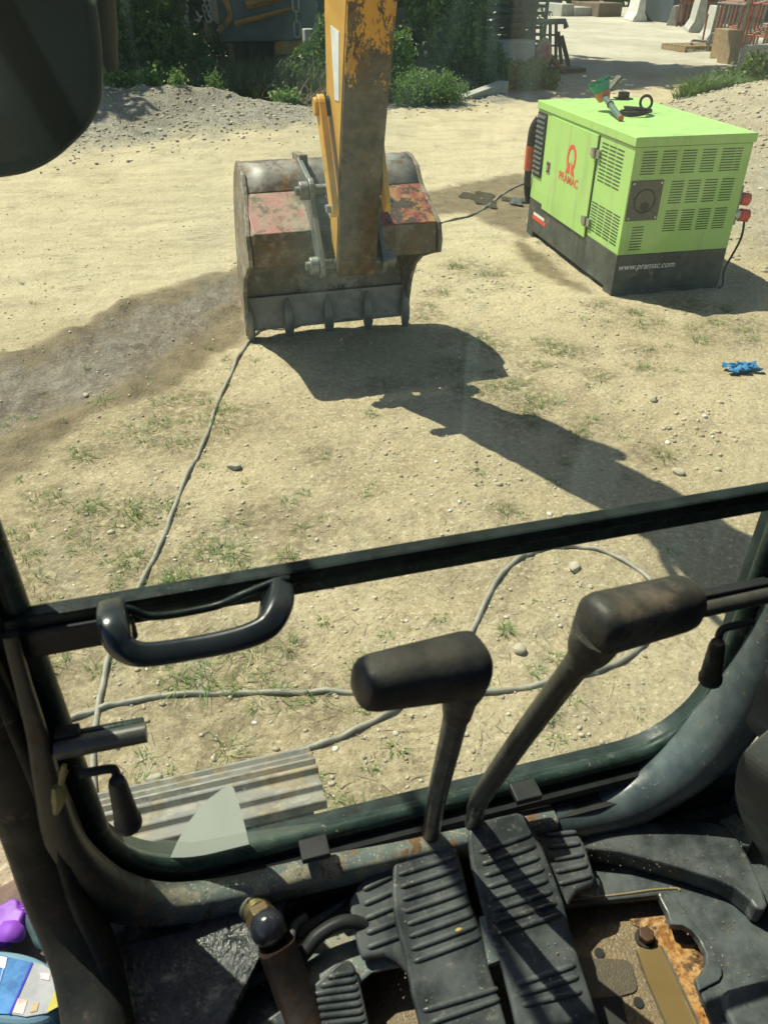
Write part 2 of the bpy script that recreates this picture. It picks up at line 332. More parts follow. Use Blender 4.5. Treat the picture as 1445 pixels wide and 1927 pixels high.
M['grass'] = leafmat('grass_blades', (.11, .19, .045), (.20, .27, .08), (.42, .37, .19), .25)
M['dryweed'] = leafmat('dry_weeds', (.055, .085, .032), (.10, .12, .05), (.26, .23, .13), .2)
def glass(name, tint, dust, seed, dc=(.40, .62, .60)):
    m = bpy.data.materials.new(name); m.use_nodes = True; t = m.node_tree; n = t.nodes; n.remove(n['Principled BSDF'])
    L = t.links.new; tr = n.new('ShaderNodeBsdfTransparent'); tr.inputs[0].default_value = (*tint, 1)
    gl = n.new('ShaderNodeBsdfGlossy'); gl.inputs['Roughness'].default_value = .02
    fr = n.new('ShaderNodeFresnel'); fr.inputs[0].default_value = 1.45
    ge = n.new('ShaderNodeNewGeometry'); fm = n.new('ShaderNodeMath'); fm.operation = 'SUBTRACT'; fm.use_clamp = True; L(fr.outputs[0], fm.inputs[0]); L(ge.outputs['Backfacing'], fm.inputs[1])
    m1 = n.new('ShaderNodeMixShader'); L(fm.outputs[0], m1.inputs[0]); L(tr.outputs[0], m1.inputs[1]); L(gl.outputs[0], m1.inputs[2])
    tc = n.new('ShaderNodeTexCoord'); mp = n.new('ShaderNodeMapping'); mp.inputs['Location'].default_value = (seed, 0, 0); L(tc.outputs['Object'], mp.inputs[0])
    df = n.new('ShaderNodeBsdfDiffuse'); df.inputs[0].default_value = (*dc, 1)
    tl = n.new('ShaderNodeBsdfTranslucent'); tl.inputs[0].default_value = (*dc, 1); ms = n.new('ShaderNodeMixShader'); ms.inputs[0].default_value = .5 if dust < .5 else .88; L(df.outputs[0], ms.inputs[1]); L(tl.outputs[0], ms.inputs[2])
    no = n.new('ShaderNodeTexNoise'); no.inputs['Scale'].default_value = 4; no.inputs['Detail'].default_value = 8; L(mp.outputs[0], no.inputs['Vector'])
    n2 = n.new('ShaderNodeTexNoise'); n2.inputs['Scale'].default_value = 45; n2.inputs['Detail'].default_value = 3; L(mp.outputs[0], n2.inputs['Vector'])
    r = n.new('ShaderNodeMapRange'); r.inputs[1].default_value = .35; r.inputs[2].default_value = .7; r.inputs[3].default_value = dust*.6; r.inputs[4].default_value = dust*1.7; L(no.outputs['Fac'], r.inputs[0])
    r2 = n.new('ShaderNodeMapRange'); r2.inputs[1].default_value = .74; r2.inputs[2].default_value = .80; r2.inputs[3].default_value = 0; r2.inputs[4].default_value = .10; L(n2.outputs['Fac'], r2.inputs[0])
    mp3 = n.new('ShaderNodeMapping'); mp3.inputs['Scale'].default_value = (5, 1, .8); mp3.inputs['Rotation'].default_value = (0, .5, 0); L(tc.outputs['Object'], mp3.inputs[0])
    n3 = n.new('ShaderNodeTexNoise'); n3.inputs['Scale'].default_value = 3; n3.inputs['Detail'].default_value = 7; n3.inputs['Distortion'].default_value = 1; L(mp3.outputs[0], n3.inputs['Vector'])
    r3 = n.new('ShaderNodeMapRange'); r3.inputs[1].default_value = .55; r3.inputs[2].default_value = .75; r3.inputs[3].default_value = 0; r3.inputs[4].default_value = .07; L(n3.outputs['Fac'], r3.inputs[0])
    a0 = n.new('ShaderNodeMath'); a0.operation = 'ADD'; L(r.outputs[0], a0.inputs[0]); L(r3.outputs[0], a0.inputs[1])
    ad = n.new('ShaderNodeMath'); ad.operation = 'ADD'; L(a0.outputs[0], ad.inputs[0]); L(r2.outputs[0], ad.inputs[1])
    m2 = n.new('ShaderNodeMixShader'); L(ad.outputs[0], m2.inputs[0]); L(m1.outputs[0], m2.inputs[1]); L(ms.outputs[0], m2.inputs[2])
    L(m2.outputs[0], n['Material Output'].inputs[0]); return m
M['glass'] = glass('tinted_dusty_glass', (.945, .965, .905), .017, 0)
M['palefilm'] = glass('pale_glass_film', (1, 1, 1), 1.3, 5, (.46, .50, .47))
M['dustfilm'] = glass('dust_film', (1, 1, 1), .14, 9, (.6, .66, .55))
M['clearblue'] = glass('clear_bottle_plastic', (.75, .9, .95), .25, 3)
for n_, v_ in dict(frame=.18, pillar=.12, black=.2, seal=.25, rubber=.3, matting=.3, mirrorback=.15, darkmetal=.2, grip=.3, purple=.25, sill=.3, armwear=.25, sticker=.2).items():
    if n_ in M: M[n_].node_tree.nodes['Principled BSDF'].inputs['Specular IOR Level'].default_value = v_
# ------------------------------------------------------------ GROUND
def seg_d(x, y, poly):
    d = np.full(x.shape, 1e9)
    for (ax, ay), (bx, by) in zip(poly[:-1], poly[1:]):
        t = np.clip(((x-ax)*(bx-ax)+(y-ay)*(by-ay))/((bx-ax)**2+(by-ay)**2), 0, 1)
        d = np.minimum(d, np.hypot(x-ax-t*(bx-ax), y-ay-t*(by-ay)))
    return d
def sdf(x, y, poly):
    inside = np.zeros(x.shape, bool); n = len(poly)
    for i in range(n):
        (ax, ay), (bx, by) = poly[i], poly[(i+1) % n]
        c = ((ay > y) != (by > y)) & (x < (bx-ax)*(y-ay)/(by-ay+1e-12)+ax); inside ^= c
    d = seg_d(x, y, list(poly)+[poly[0]]); return np.where(inside, -d, d)
P2 = lambda l: [tuple(atz(*p)[:2]) for p in l]
WET = P2([(462, 515), (330, 545), (225, 580), (100, 648), (0, 680), (-150, 740), (-150, 960), (0, 850), (110, 800), (230, 740), (330, 665), (400, 600), (462, 575)])
DAMP = P2([(470, 500), (330, 530), (215, 565), (90, 640), (0, 668), (-150, 720), (-150, 1000), (0, 925), (90, 870), (190, 790), (300, 745), (390, 690), (440, 650), (475, 600)])
DAMP2 = P2([(790, 372), (870, 345), (985, 328), (1010, 350), (1000, 400), (990, 440), (940, 425), (880, 400), (800, 410)])
DAMP3 = P2([(985, 440), (1140, 560), (1060, 545), (985, 490), (950, 450)])
TOE = lambda x: np.interp(x, [-6, -1, 2.2, 3.2, 4.3, 8], [11.6, 12.2, 12.8, 13.9, 15.1, 16.0])
def gz_raw(x, y):
    z = .030*fbm(x, y, .45, 3, 3)*2
    amp = 1
    z = z+.016*fbm(x, y, 3.0, 4, 11)*2+.010*fbm(x, y, 13, 3, 21)*2
    # tyre ruts running across the track at the left
    rr = sstep(5.6, 7.5, y)*sstep(14.5, 12, y)*sstep(5, 2.5, x)
    yy = y+.35*np.sin(x*.55+.4)+.05*x
    z = z+rr*(.045*fbm(x*.22, yy*2.4, 1.0, 4, 31)*2+.022*fbm(x*.7, yy*7, 1.0, 3, 37)*2)
    # gravel berm
    cx = np.interp(x, [-14, -3, -.6, 2.6, 5, 7], [15.5, 14.6, 14.5, 13.8, 15.4, 16.3]); h = np.interp(x, [-14, -3, -.6, .8, 2.0, 3.2, 4.2, 7, 8], [1.1, .8, .72, .60, .44, .26, .07, .04, 0])
    t = (y-cx); prof = np.where(t < 0, np.clip(1+t/3.4, 0, 1)**1.35, np.clip(1-t/1.8, 0, 1)**.8)
    z = z+h*prof*(1+.22*fbm(x, y, 1.6, 4, 41))+prof*.16*fbm(x, y, 2.4, 4, 43)+prof*.06*fbm(x, y, 9, 3, 44)
    z = z-.12*sstep(.9, 3.5, t)*sstep(9, 6, x)*sstep(24, 19, y)
    # mound behind the generator
    mx, my = 10.9, 11.9; d = np.hypot((x-mx)/3.3, (y-my)/2.9)
    z = z+.80*np.clip(1-d, 0, 1)**.75*(1+.25*fbm(x, y, 1.3, 4, 51))
    d2 = np.hypot((x-8.6)/2.3, (y-9.0)/2.8); z = z+.50*np.clip(1-d2, 0, 1)**1.1
    z = z+sstep(5.1, 7, x)*sstep(14, 7, y)*(.05*fbm(x, y, 5, 4, 61)*2)
    # lumps by the wet track
    dw = sdf(x, y, WET); z = z+.045*np.exp(-(dw/.12)**2)*(.3+fbm(x, y, 5, 3, 71)*2.4)-.018*sstep(.0, -.3, dw)+sstep(.1, -.2, dw)*(.045*fbm(x*1.5, y, 4.5, 4, 72)+.03*fbm(x, y, 11, 3, 73))
    # tread prints of a machine, and footprint-like scuffs
    tp = atz(385, 600); a_ = (x-tp[0])*.75+(y-tp[1])*.66; b_ = -(x-tp[0])*.66+(y-tp[1])*.75
    z = z+.016*np.sin(a_*75)*sstep(.95, .5, np.abs(a_))*sstep(.24, .15, np.abs(b_))+.014*np.sin(a_*60)*sstep(3, 1, np.abs(a_))*sstep(.12, .07, np.abs(b_+.75))*sstep(.1, -.1, dw)
    for q_, (fx, fy, fa) in enumerate([(290, 960, .3), (1010, 1060, 1.2), (1150, 770, .8), (640, 905, .2), (730, 1010, 2.), (900, 860, 1.), (330, 1130, .4), (560, 1250, .9), (1060, 1190, .2), (780, 1400, 1.4), (1230, 800, .6), (480, 880, .2)]):
        fp_ = atz(fx, fy); ca, sa = math.cos(fa), math.sin(fa); u_ = (x-fp_[0])*ca+(y-fp_[1])*sa; v_ = -(x-fp_[0])*sa+(y-fp_[1])*ca; e_ = np.exp(-((u_/.15)**4+(v_/.055)**4)); z = z-e_*(.008+.005*np.sin(u_*150))
    return z
def gz(x, y): return float(gz_raw(np.array([float(x)]), np.array([float(y)]))[0])
tufts = [(345, 745, 5), (310, 790, 6), (265, 810, 8), (350, 830, 5), (430, 785, 7), (170, 853, 4), (235, 955, 5), (215, 985, 8), (290, 965, 5), (185, 940, 3), (80, 935, 4), (100, 945, 3), (25, 1010, 4), (45, 1045, 4), (488, 975, 4),
         (395, 1025, 4), (380, 1048, 5), (415, 1058, 4), (545, 1045, 3), (360, 1085, 6), (330, 1095, 5), (265, 1065, 5), (385, 1265, 8), (350, 1290, 5), (405, 1285, 4), (120, 1235, 5), (595, 1320, 4), (532, 1222, 2), (430, 1405, 3), (680, 1525, 3), (75, 1090, 3), (100, 1110, 3),
         (880, 500, 5), (930, 508, 4), (825, 547, 3), (885, 635, 6), (920, 655, 5), (900, 740, 4), (965, 735, 7), (1000, 760, 5), (980, 785, 5), (1040, 655, 4), (1075, 660, 4), (1130, 705, 3), (1210, 660, 3), (1220, 610, 4), (1190, 590, 4), (1325, 632, 5), (1365, 610, 5), (1340, 580, 4), (1400, 640, 3), (1130, 575, 3), (950, 965, 1.5), (1090, 810, 4), (1225, 855, 3), (1420, 615, 4),
         (605, 858, 3), (560, 1000, 2), (200, 760, 2), (1210, 690, 3), (1000, 690, 3), (850, 690, 4), (720, 725, 2), (800, 590, 3), (1290, 575, 5), (1100, 800, 3), (800, 575, 3)]
def make_ground():
    th = np.concatenate([np.linspace(-180, -40, 29)[:-1], np.linspace(-40, 62, 360)[:-1], np.linspace(62, 180, 25)[:-1]]); th = np.radians(th)
    r = np.concatenate([[.35, .7], np.exp(np.linspace(math.log(1.0), math.log(24), 520)), np.exp(np.linspace(math.log(25), math.log(900), 60))])
    T, Rr = np.meshgrid(th, r); x = Rr*np.sin(T); y = Rr*np.cos(T); z = gz_raw(x, y)*sstep(60, 35, Rr)
    nt_, nr = len(th), len(r); V = np.stack([x, y, z], -1).reshape(-1, 3)
    i = np.arange(nr-1)[:, None]*nt_; k = np.arange(nt_)[None]; k2 = (k+1) % nt_
    Fq = np.stack([i+k, i+k2, i+nt_+k2, i+nt_+k], -1).reshape(-1, 4)[:, ::-1]
    V = np.vstack([V, [[0, 0, 0]]])
    o = npmesh('ground', V, Fq, M['ground'], smooth=True); me = o.data
    bm = bmesh.new(); bm.from_mesh(me); bm.verts.ensure_lookup_table(); c = bm.verts[len(V)-1]
    for j in range(nt_): bm.faces.new((bm.verts[j], c, bm.verts[(j+1) % nt_])).smooth = True
    bmesh.ops.recalc_face_normals(bm, faces=bm.faces); bm.to_mesh(me); bm.free()
    if me.polygons[1000].normal.z < 0: me.flip_normals()
    X, Y = V[:, 0], V[:, 1]; n = .22*fbm(X, Y, 2.2, 5, 81)+.12*fbm(X, Y, 9, 3, 82)
    att = {}
    att['wet'] = sstep(.02, -.24, sdf(X, Y, WET)+n*1.6)*.95
    dd = np.minimum(np.minimum(sdf(X, Y, DAMP), sdf(X, Y, DAMP2)*.8-.07), sdf(X, Y, DAMP3))
    att['damp'] = sstep(.04, -.09, dd+n*1.0)*.92
    berm = sstep(-.35, .3, Y+n*3-TOE(X))*sstep(9, 7.5, X)*sstep(22, 20, Y)
    mound = sstep(1.15, .9, np.hypot((X-10.9)/3.4, (Y-11.9)/3.1)+n)*.55
    right = sstep(4.9, 6.0, X+n*2)*sstep(3, 4, Y)*sstep(12, 9, Y)*.6
    att['gravel'] = np.clip(np.maximum(np.maximum(berm, mound), right), 0, 1)
    att['road'] = sstep(5.2, 7, Y+n*3-.2*X)*sstep(6.5, 5, X-(Y-8)*.5)
    att['yard'] = sstep(18.5, 22, Y+n*4)*sstep(6, 7.5, X)
    near = (Y > 1) & (Y < 9) & (np.abs(X-1.5) < 4.5); li = np.zeros(len(X)); xn, yn = X[near], Y[near]; ln = np.zeros(len(xn))
    for px, py, sz in tufts:
        c_ = atz(px, py); ln = np.maximum(ln, np.exp(-(((xn-c_[0])/(.05+.03*sz))**2+((yn-c_[1])/(.05+.03*sz))**2)))
    li[near] = ln; att['litter'] = np.clip(li*1.5, 0, 1)*.9
    for a, v in att.items():
        q = me.attributes.new(a, 'FLOAT', 'POINT'); q.data.foreach_set('value', v.astype(np.float32))
    return tag(o, kind='structure')
make_ground()
rng = np.random.default_rng(7)
# loose stones: far too many to count
def icos():
    t = (1+5**.5)/2
    v = np.array([(-1, t, 0), (1, t, 0), (-1, -t, 0), (1, -t, 0), (0, -1, t), (0, 1, t), (0, -1, -t), (0, 1, -t), (t, 0, -1), (t, 0, 1), (-t, 0, -1), (-t, 0, 1)])/1.9
    f = np.array([(0, 11, 5), (0, 5, 1), (0, 1, 7), (0, 7, 10), (0, 10, 11), (1, 5, 9), (5, 11, 4), (11, 10, 2), (10, 7, 6), (7, 1, 8), (3, 9, 4), (3, 4, 2), (3, 2, 6), (3, 6, 8), (3, 8, 9), (4, 9, 5), (2, 4, 11), (6, 2, 10), (8, 6, 7), (9, 8, 1)])
    return v, f
def pebbles():
    xs, ys, ss = [], [], []
    def put(n, fx, fy, lo, hi):
        x = fx(n); y = fy(n); s = lo+(hi-lo)*rng.random(n)**4; xs.append(x); ys.append(y); ss.append(s)
    U = rng.uniform
    yv = lambda n: 1.3+U(0, 1, n)**1.4*9
    n = 8000; y = yv(n); x = y*np.tan(np.radians(U(-14, 42, n))); xs.append(x); ys.append(y); ss.append(.0022+.010*rng.random(n)**5)
    put(16000, lambda n: U(-3.5, 6.5, n), lambda n: U(11.4, 16.2, n), .004, .032)
    put(6000, lambda n: U(7.5, 14.5, n), lambda n: U(9, 15, n), .006, .040)
    put(1800, lambda n: U(4.8, 9.5, n), lambda n: U(4.2, 10.5, n), .004, .035)
    n = 700; k = rng.integers(0, 12, n); cx = U(-1.3, 4.5, 12)[k]; cy = U(2, 7, 12)[k]; xs.append(cx+rng.normal(0, .16, n)); ys.append(cy+rng.normal(0, .16, n)); ss.append(.004+.014*rng.random(n)**3)
    x = np.concatenate(xs); y = np.concatenate(ys); s = np.concatenate(ss)
    ok = ~((y > 10.6) & (x < 7) & (y < TOE(x)-.25*rng.random(len(x))**3*4)); x, y, s = x[ok], y[ok], s[ok]; z = gz_raw(x, y)
    v, f = icos(); N = len(x); a = rng.uniform(0, 6.28, N)
    sc = np.stack([s*rng.uniform(.8, 1.5, N), s*rng.uniform(.7, 1.1, N), s*rng.uniform(.45, .8, N)], -1)
    P = v[None]*(1+rng.uniform(-.22, .22, (N, 12, 1)))*sc[:, None]
    X = P[..., 0]*np.cos(a)[:, None]-P[..., 1]*np.sin(a)[:, None]+x[:, None]; Y = P[..., 0]*np.sin(a)[:, None]+P[..., 1]*np.cos(a)[:, None]+y[:, None]; Z = P[..., 2]+(z+s*.15)[:, None]
    k = NT('loose_stones', .85, 0, .3); g = k.n.new('ShaderNodeNewGeometry').outputs['Random Per Island']
    c = k.mix(g, (.30, .26, .185), (.50, .455, .35)); k.col(k.mix(k.ramp(g, .88, .93), c, (.60, .58, .52)))
    tag(npmesh('gravel', np.stack([X, Y, Z], -1).reshape(-1, 3), (f[None]+np.arange(N)[:, None, None]*12).reshape(-1, 3), k.m), 'small loose stones and grit scattered over the dirt', 'gravel', kind='stuff')
pebbles()
def stone(px, py, r, label):
    p = atz(px, py, .01); v, f = icos(); v = v.copy(); bm = bmesh.new()
    bmesh.ops.create_icosphere(bm, subdivisions=3, radius=1); g = np.random.default_rng(int(px))
    pl = [(g.normal(size=3), g.uniform(.55, .85)) for _ in range(9)]
    sc = np.array([g.uniform(1, 1.4), g.uniform(.8, 1), g.uniform(.6, .8)])*r
    for q in bm.verts:
        c = np.array(q.co)
        for nrm, d in pl:
            nn = nrm/np.linalg.norm(nrm); e = c @ nn
            if e > d: c = c-nn*(e-d)*.9
        q.co = Vector(c*sc)
    me = bpy.data.meshes.new('stone'); bm.to_mesh(me); bm.free(); me.materials.append(M['rock'])
    me.polygons.foreach_set('use_smooth', [True]*len(me.polygons))
    o = bpy.data.objects.new('stone', me); COL.objects.link(o); o.location = (p[0], p[1], gz(p[0], p[1])+r*.3); o.rotation_euler[2] = g.uniform(0, 6)
    tag(o, label, 'stone', 'stones lying on the dirt')
stone(440, 877, .035, 'small pale stone left of centre, right of the long cable')
stone(1275, 886, .035, 'pale stone on the right side, above the window bar and below the generator')
stone(1080, 1070, .03, 'round stone lying inside the loop of the cable')
stone(1229, 752, .03, 'brown stone next to a sprig of grass under the generator')
stone(1052, 905, .015, 'tiny pale stone in the light slot beside the arm shadow')
stone(975, 1225, .028, 'flat pale stone between the two grips, inside the cable loop')
stone(292, 1465, .022, 'dark stone on the dirt just beyond the steel crawler track')
stone(160, 735, .02, 'small stone on the wet grey wheel track')
stone(1065, 968, .018, 'little stone right above the black window bar')
# puddles
for k_, (px, py, a, b, lab) in enumerate([(903, 377, .17, .33, 'larger puddle reflecting sky left of the generator'), (968, 380, .13, .17, 'smaller puddle closest to the green generator')]):
    c = atz(px, py); mb = MB(); P = [];
    for i in range(40):
        t = i/40*6.283; rr = 1+.28*math.sin(3*t+k_)+.15*math.sin(7*t); P.append((c[0]+a*rr*math.cos(t), c[1]+b*rr*math.sin(t), 0))
    zc = max(gz(p[0], p[1]) for p in P[::4]); o = mb.prism([(p[0], p[1], zc-.01) for p in P], (0, 0, .012)).build('puddle', M['puddle']); tag(o, kind='structure', label=lab)
# ------------------------------------------------------------ grass and weeds
def blades(C, R, H, n, wid, seed, lean=.8):
    """C centres (k,3), R spread, H heights, n blades per centre -> verts, quads"""
    g = np.random.default_rng(seed); K = len(C); N = K*n; C = np.repeat(C, n, 0); R = np.repeat(R, n); H = np.repeat(H, n)
    a = g.uniform(0, 6.283, N); rr = np.sqrt(g.random(N))*R; bx = C[:, 0]+rr*np.cos(a); by = C[:, 1]+rr*np.sin(a); bz = C[:, 2]
    a2 = a+g.normal(0, .8, N); h = H*g.uniform(.35, 1.1, N); l = h*g.uniform(.1, lean, N); w_ = wid*g.uniform(.6, 1.3, N); V = []
    for t, ww in ((0, 1), (.5, .8), (1, .1)):
        px = bx+np.cos(a2)*l*t*t*1.3; py = by+np.sin(a2)*l*t*t*1.3; pz = bz+h*(t-.25*t*t*lean)
        for s in (-1, 1): V.append(np.stack([px-np.sin(a2)*w_*ww*s, py+np.cos(a2)*w_*ww*s, pz], -1))
    V = np.stack(V, 1).reshape(-1, 3); b = np.arange(N)[:, None]*6
    Fq = np.concatenate([b+np.array([[0, 1, 3, 2]]), b+np.array([[2, 3, 5, 4]])]); return V, Fq
Cc = []; Rr = []; Hh_ = []
g_ = np.random.default_rng(3)
for px, py, s in tufts:
    for _ in range(max(1, int(s*.6))):
        q = atz(px, py); d = q[1]; e = .028*s*.55
        x_ = q[0]+g_.normal(0, e); y_ = q[1]+g_.normal(0, e*.7); Cc.append((x_, y_, gz(x_, y_)-.003)); Rr.append(.02+.006*s); Hh_.append(g_.uniform(.032, .078))
for _ in range(170):
    y_ = 1.5+g_.random()**1.3*6; x_ = y_*math.tan(math.radians(g_.uniform(-14, 42))); Cc.append((x_, y_, gz(x_, y_)-.003)); Rr.append(.025); Hh_.append(g_.uniform(.012, .035))
V, Fq = blades(np.array(Cc), np.array(Rr), np.array(Hh_), 30, .0019, 5, 1.8)
tag(npmesh('grass', V, Fq, M['grass']), 'sparse short tufts of green and dry grass on the dirt', 'grass', kind='stuff')
# straw bits
N = 900; y_ = 1.4+rng.random(N)**1.3*7; x_ = y_*np.tan(np.radians(rng.uniform(-14, 42, N))); z_ = gz_raw(x_, y_)+.005; a_ = rng.uniform(0, 6.28, N); l_ = rng.uniform(.008, .055, N)*rng.random(N)**.5
dx, dy = np.cos(a_)*l_, np.sin(a_)*l_; wx, wy = -np.sin(a_)*.0012, np.cos(a_)*.0012
V = np.stack([np.stack([x_-dx+wx, y_-dy+wy, z_], -1), np.stack([x_-dx-wx, y_-dy-wy, z_], -1), np.stack([x_+dx-wx, y_+dy-wy, z_+l_*.15], -1), np.stack([x_+dx+wx, y_+dy+wy, z_+l_*.15], -1)], 1).reshape(-1, 3)
tag(npmesh('straw', V, np.arange(N*4).reshape(-1, 4), M['twig']), 'bits of dry straw strewn over the dirt', 'straw', kind='stuff')
# ------------------------------------------------------------ leafy plants
def leafcloud(blobs, n, size, seed, clump=.22, asp=.55):
    g = np.random.default_rng(seed); w_ = np.array([b[3]*b[4]*b[5] for b in blobs])**.66; k = g.choice(len(blobs), n//28+1, p=w_/w_.sum()); b = np.array(blobs)[k]
    d = g.normal(size=(len(k), 3)); d /= np.linalg.norm(d, axis=1)[:, None]; d *= (g.random((len(k), 1))**.45)
    cl = b[:, :3]+d*b[:, 3:6]; c = np.repeat(cl, 28, 0)[:n]; N = len(c); c = c+g.normal(0, clump, (N, 3))*.5
    a = g.normal(size=(N, 3)); a /= np.linalg.norm(a, axis=1)[:, None]; t = g.normal(size=(N, 3)); t[:, 2] -= .3; t -= a*(t*a).sum(1)[:, None]; t /= np.linalg.norm(t, axis=1)[:, None]; u = np.cross(a, t)
    s = size*g.uniform(.5, 1.3, (N, 1)); V = np.stack([c-t*s*.5, c+u*s*asp*.5+a*s*.08, c+t*s*.6, c-u*s*asp*.5+a*s*.08], 1).reshape(-1, 3); return V, np.arange(N*4).reshape(-1, 4)
def tree(loc, h, blobs, n, size, seed, label, group, tr=.11, mat='leaf'):
    x, y = loc; z = gz(x, y)-.1; t = thing('tree', (x, y, z), label, 'tree', group); g = random.Random(seed)
    mb = MB(); lean = (g.uniform(-.3, .3), g.uniform(-.3, .3))
    path = [(x+lean[0]*k/4+g.uniform(-.05, .05), y+lean[1]*k/4, z+h*k/4*.85) for k in range(5)]
    mb.tube(path, [tr*1.5, tr*1.1, tr*.9, tr*.6, tr*.3], 10, smooth=4)
    for i in range(9):
        b = g.choice(blobs); k = g.uniform(.25, .8); s = np.array(path[0])*(1-k)+np.array(path[-1])*k; e = np.array([x+b[0], y+b[1], z+b[2]])
        mb.tube([s, (s+e)/2+np.array([0, 0, g.uniform(0, .3)]), e], [tr*.4, tr*.25, tr*.08], 6, smooth=3)
    mb.build('trunk', M['bark'], t, smooth=True)
    V, Fq = leafcloud([(b[0]+x, b[1]+y, b[2]+z, *b[3:]) for b in blobs], n, size, seed)
    o = npmesh('crown', V-np.array([x, y, z]), Fq, M[mat], parent=t); return t
TG = 'trees beyond the gravel bank'
TREES = [(-4.2, 18.2, 8, 'tree furthest left in the dark thicket, beside the round mirror'), (-1.7, 20.3, 8.5, 'tree in the thicket left of the hanging hooks'), (.4, 24.2, 9, 'tree standing behind the left end of the grey crane truck'),
         (2.9, 25.2, 9, 'tree standing behind the middle of the grey crane truck'), (5.0, 22.4, 8.5, 'tree just right of the yellow digger arm, in deep shade'), (6.6, 25.5, 9, 'tree deep in the shade behind the concrete wall'), (9.0, 25.6, 9.5, 'tall tree at the left of the yard entrance, whose crown hangs over the road')]
for i, (x, y, h, lab) in enumerate(TREES):
    q = random.Random(i); bl = [(q.uniform(-1.7, 1.7), q.uniform(-1.8, 1.4), h*q.uniform(.46, .9), q.uniform(1.3, 1.9), q.uniform(1.3, 1.9), q.uniform(.9, 1.3)) for _ in range(10)]
    if i < 6: bl += [(q.uniform(-1.2, 1.2), q.uniform(-.3, .8), h*.2, 1.3, .7, 1.1) for _ in range(4)]
    else: bl = [(b[0]*.8+.6, b[1]-1.6, b[2], *b[3:]) for b in bl]+[(x_, y_+.3*math.sin(x_*3), 5.5+.3*math.cos(x_*2), 1.3, 1.0, .7) for x_ in (-1, .4, 1.8, 3.2, 4.6, 5.9) for y_ in (-3.2, -4.9)]
    tree((x, y), h, bl, 15000 if i < 6 else 24000, .30, 20+i, lab, TG)
def bush(px, py, y_, blobs, n, size, seed, label, mat='bush', cat='bush', name='bush'):
    p = aty(px, py, y_); x = p[0]; z = gz(x, y_)-.03; t = thing(name, (x, y_, z), label, cat); g = random.Random(seed); mb = MB()
    for i in range(8):
        b = g.choice(blobs); e = np.array([x+b[0], y_+b[1], z+b[2]+b[5]*.5]); s = np.array([x+g.uniform(-.1, .1), y_+g.uniform(-.1, .1), z])
        mb.tube([s, (s*.6+e*.4), e], [.022, .014, .004], 6, smooth=3)
    mb.build('stem', M['bark'], t, smooth=True)
    V, Fq = leafcloud([(b[0], b[1], b[2], *b[3:]) for b in blobs], n, size, seed, .12)
    npmesh('foliage', V, Fq, M[mat], parent=t); return t
bush(805, 200, 15.6, [(0, 0, .28, .62, .4, .32), (-.35, .1, .32, .35, .3, .3), (.4, 0, .22, .35, .3, .25)], 9000, .05, 1, 'feathery light green bush at the track edge right of the digger arm', 'weed')
bush(755, 175, 16.4, [(0, 0, .55, .3, .3, .5), (-.1, 0, .9, .22, .2, .3), (-.25, 0, .15, .25, .2, .2)], 2600, .10, 2, 'sunlit broad leaved plant behind the feathery bush', 'weed', 'plant', 'broadleaf_plant')
bush(850, 120, 18.2, [(0, 0, 1.2, .8, .7, .8), (.3, 0, 2.0, .7, .7, .6), (-.5, 0, 1.7, .6, .6, .7), (.6, 0, .6, .6, .5, .5)], 13000, .12, 3, 'large dark leafy bush between the digger arm and the concrete wall')
bush(975, 160, 17.6, [(0, 0, .3, .5, .35, .3), (-.45, 0, .35, .35, .3, .3), (.5, 0, .25, .4, .3, .25)], 5200, .09, 4, 'low green weeds at the foot of the concrete block', 'bush', 'plant', 'weed_clump')
bush(240, 160, 15.0, [(0, 0, .14, .4, .15, .10), (-.25, 0, .28, .1, .1, .3), (.4, 0, .2, .12, .1, .2)], 1100, .08, 5, 'bright creeping plant on the crest of the gravel bank beside the mirror', 'weed', 'plant', 'creeping_plant')
bush(250, 60, 18.0, [(0, 0, .9, 1.1, .6, .8), (-.8, 0, 1.3, .9, .6, .8), (.9, .2, .7, .8, .5, .6), (0, 0, 1.9, .9, .6, .5)], 13000, .13, 6, 'dark bush behind the gravel bank right of the mirror')
bush(600, 130, 17.5, [(0, 0, .7, .5, .4, .6), (-.5, 0, .4, .5, .4, .35), (.3, 0, 1.3, .4, .4, .4)], 6500, .10, 7, 'dark green shrub directly left of the digger arm')
bush(1365, 165, 15.6, [(-.2, 0, .2, .6, .4, .3), (.8, 0, .35, .7, .4, .45), (1.8, 0, .45, .8, .4, .55), (2.8, 0, .5, .7, .4, .55)], 15000, .09, 8, 'dark shrub by the grey panel above the gravel mound')
bush(575, 190, 14.2, [(-.3, 0, .12, .22, .15, .14)], 900, .06, 9, 'green sprig in the brushwood next to the arm', 'weed', 'plant', 'sprig')
for px, py, s in ((338, 175, 10), (407, 185, 11)):
    bush(px, py, 14.3, [(0, 0, .12, .07+.05*(s == 11), .08, .13)], 350, .05, s, 'thin upright sprig on the gravel bank crest' if s == 10 else 'bushier green sprig on the gravel bank crest near the hooks', 'weed', 'plant', 'sprig')
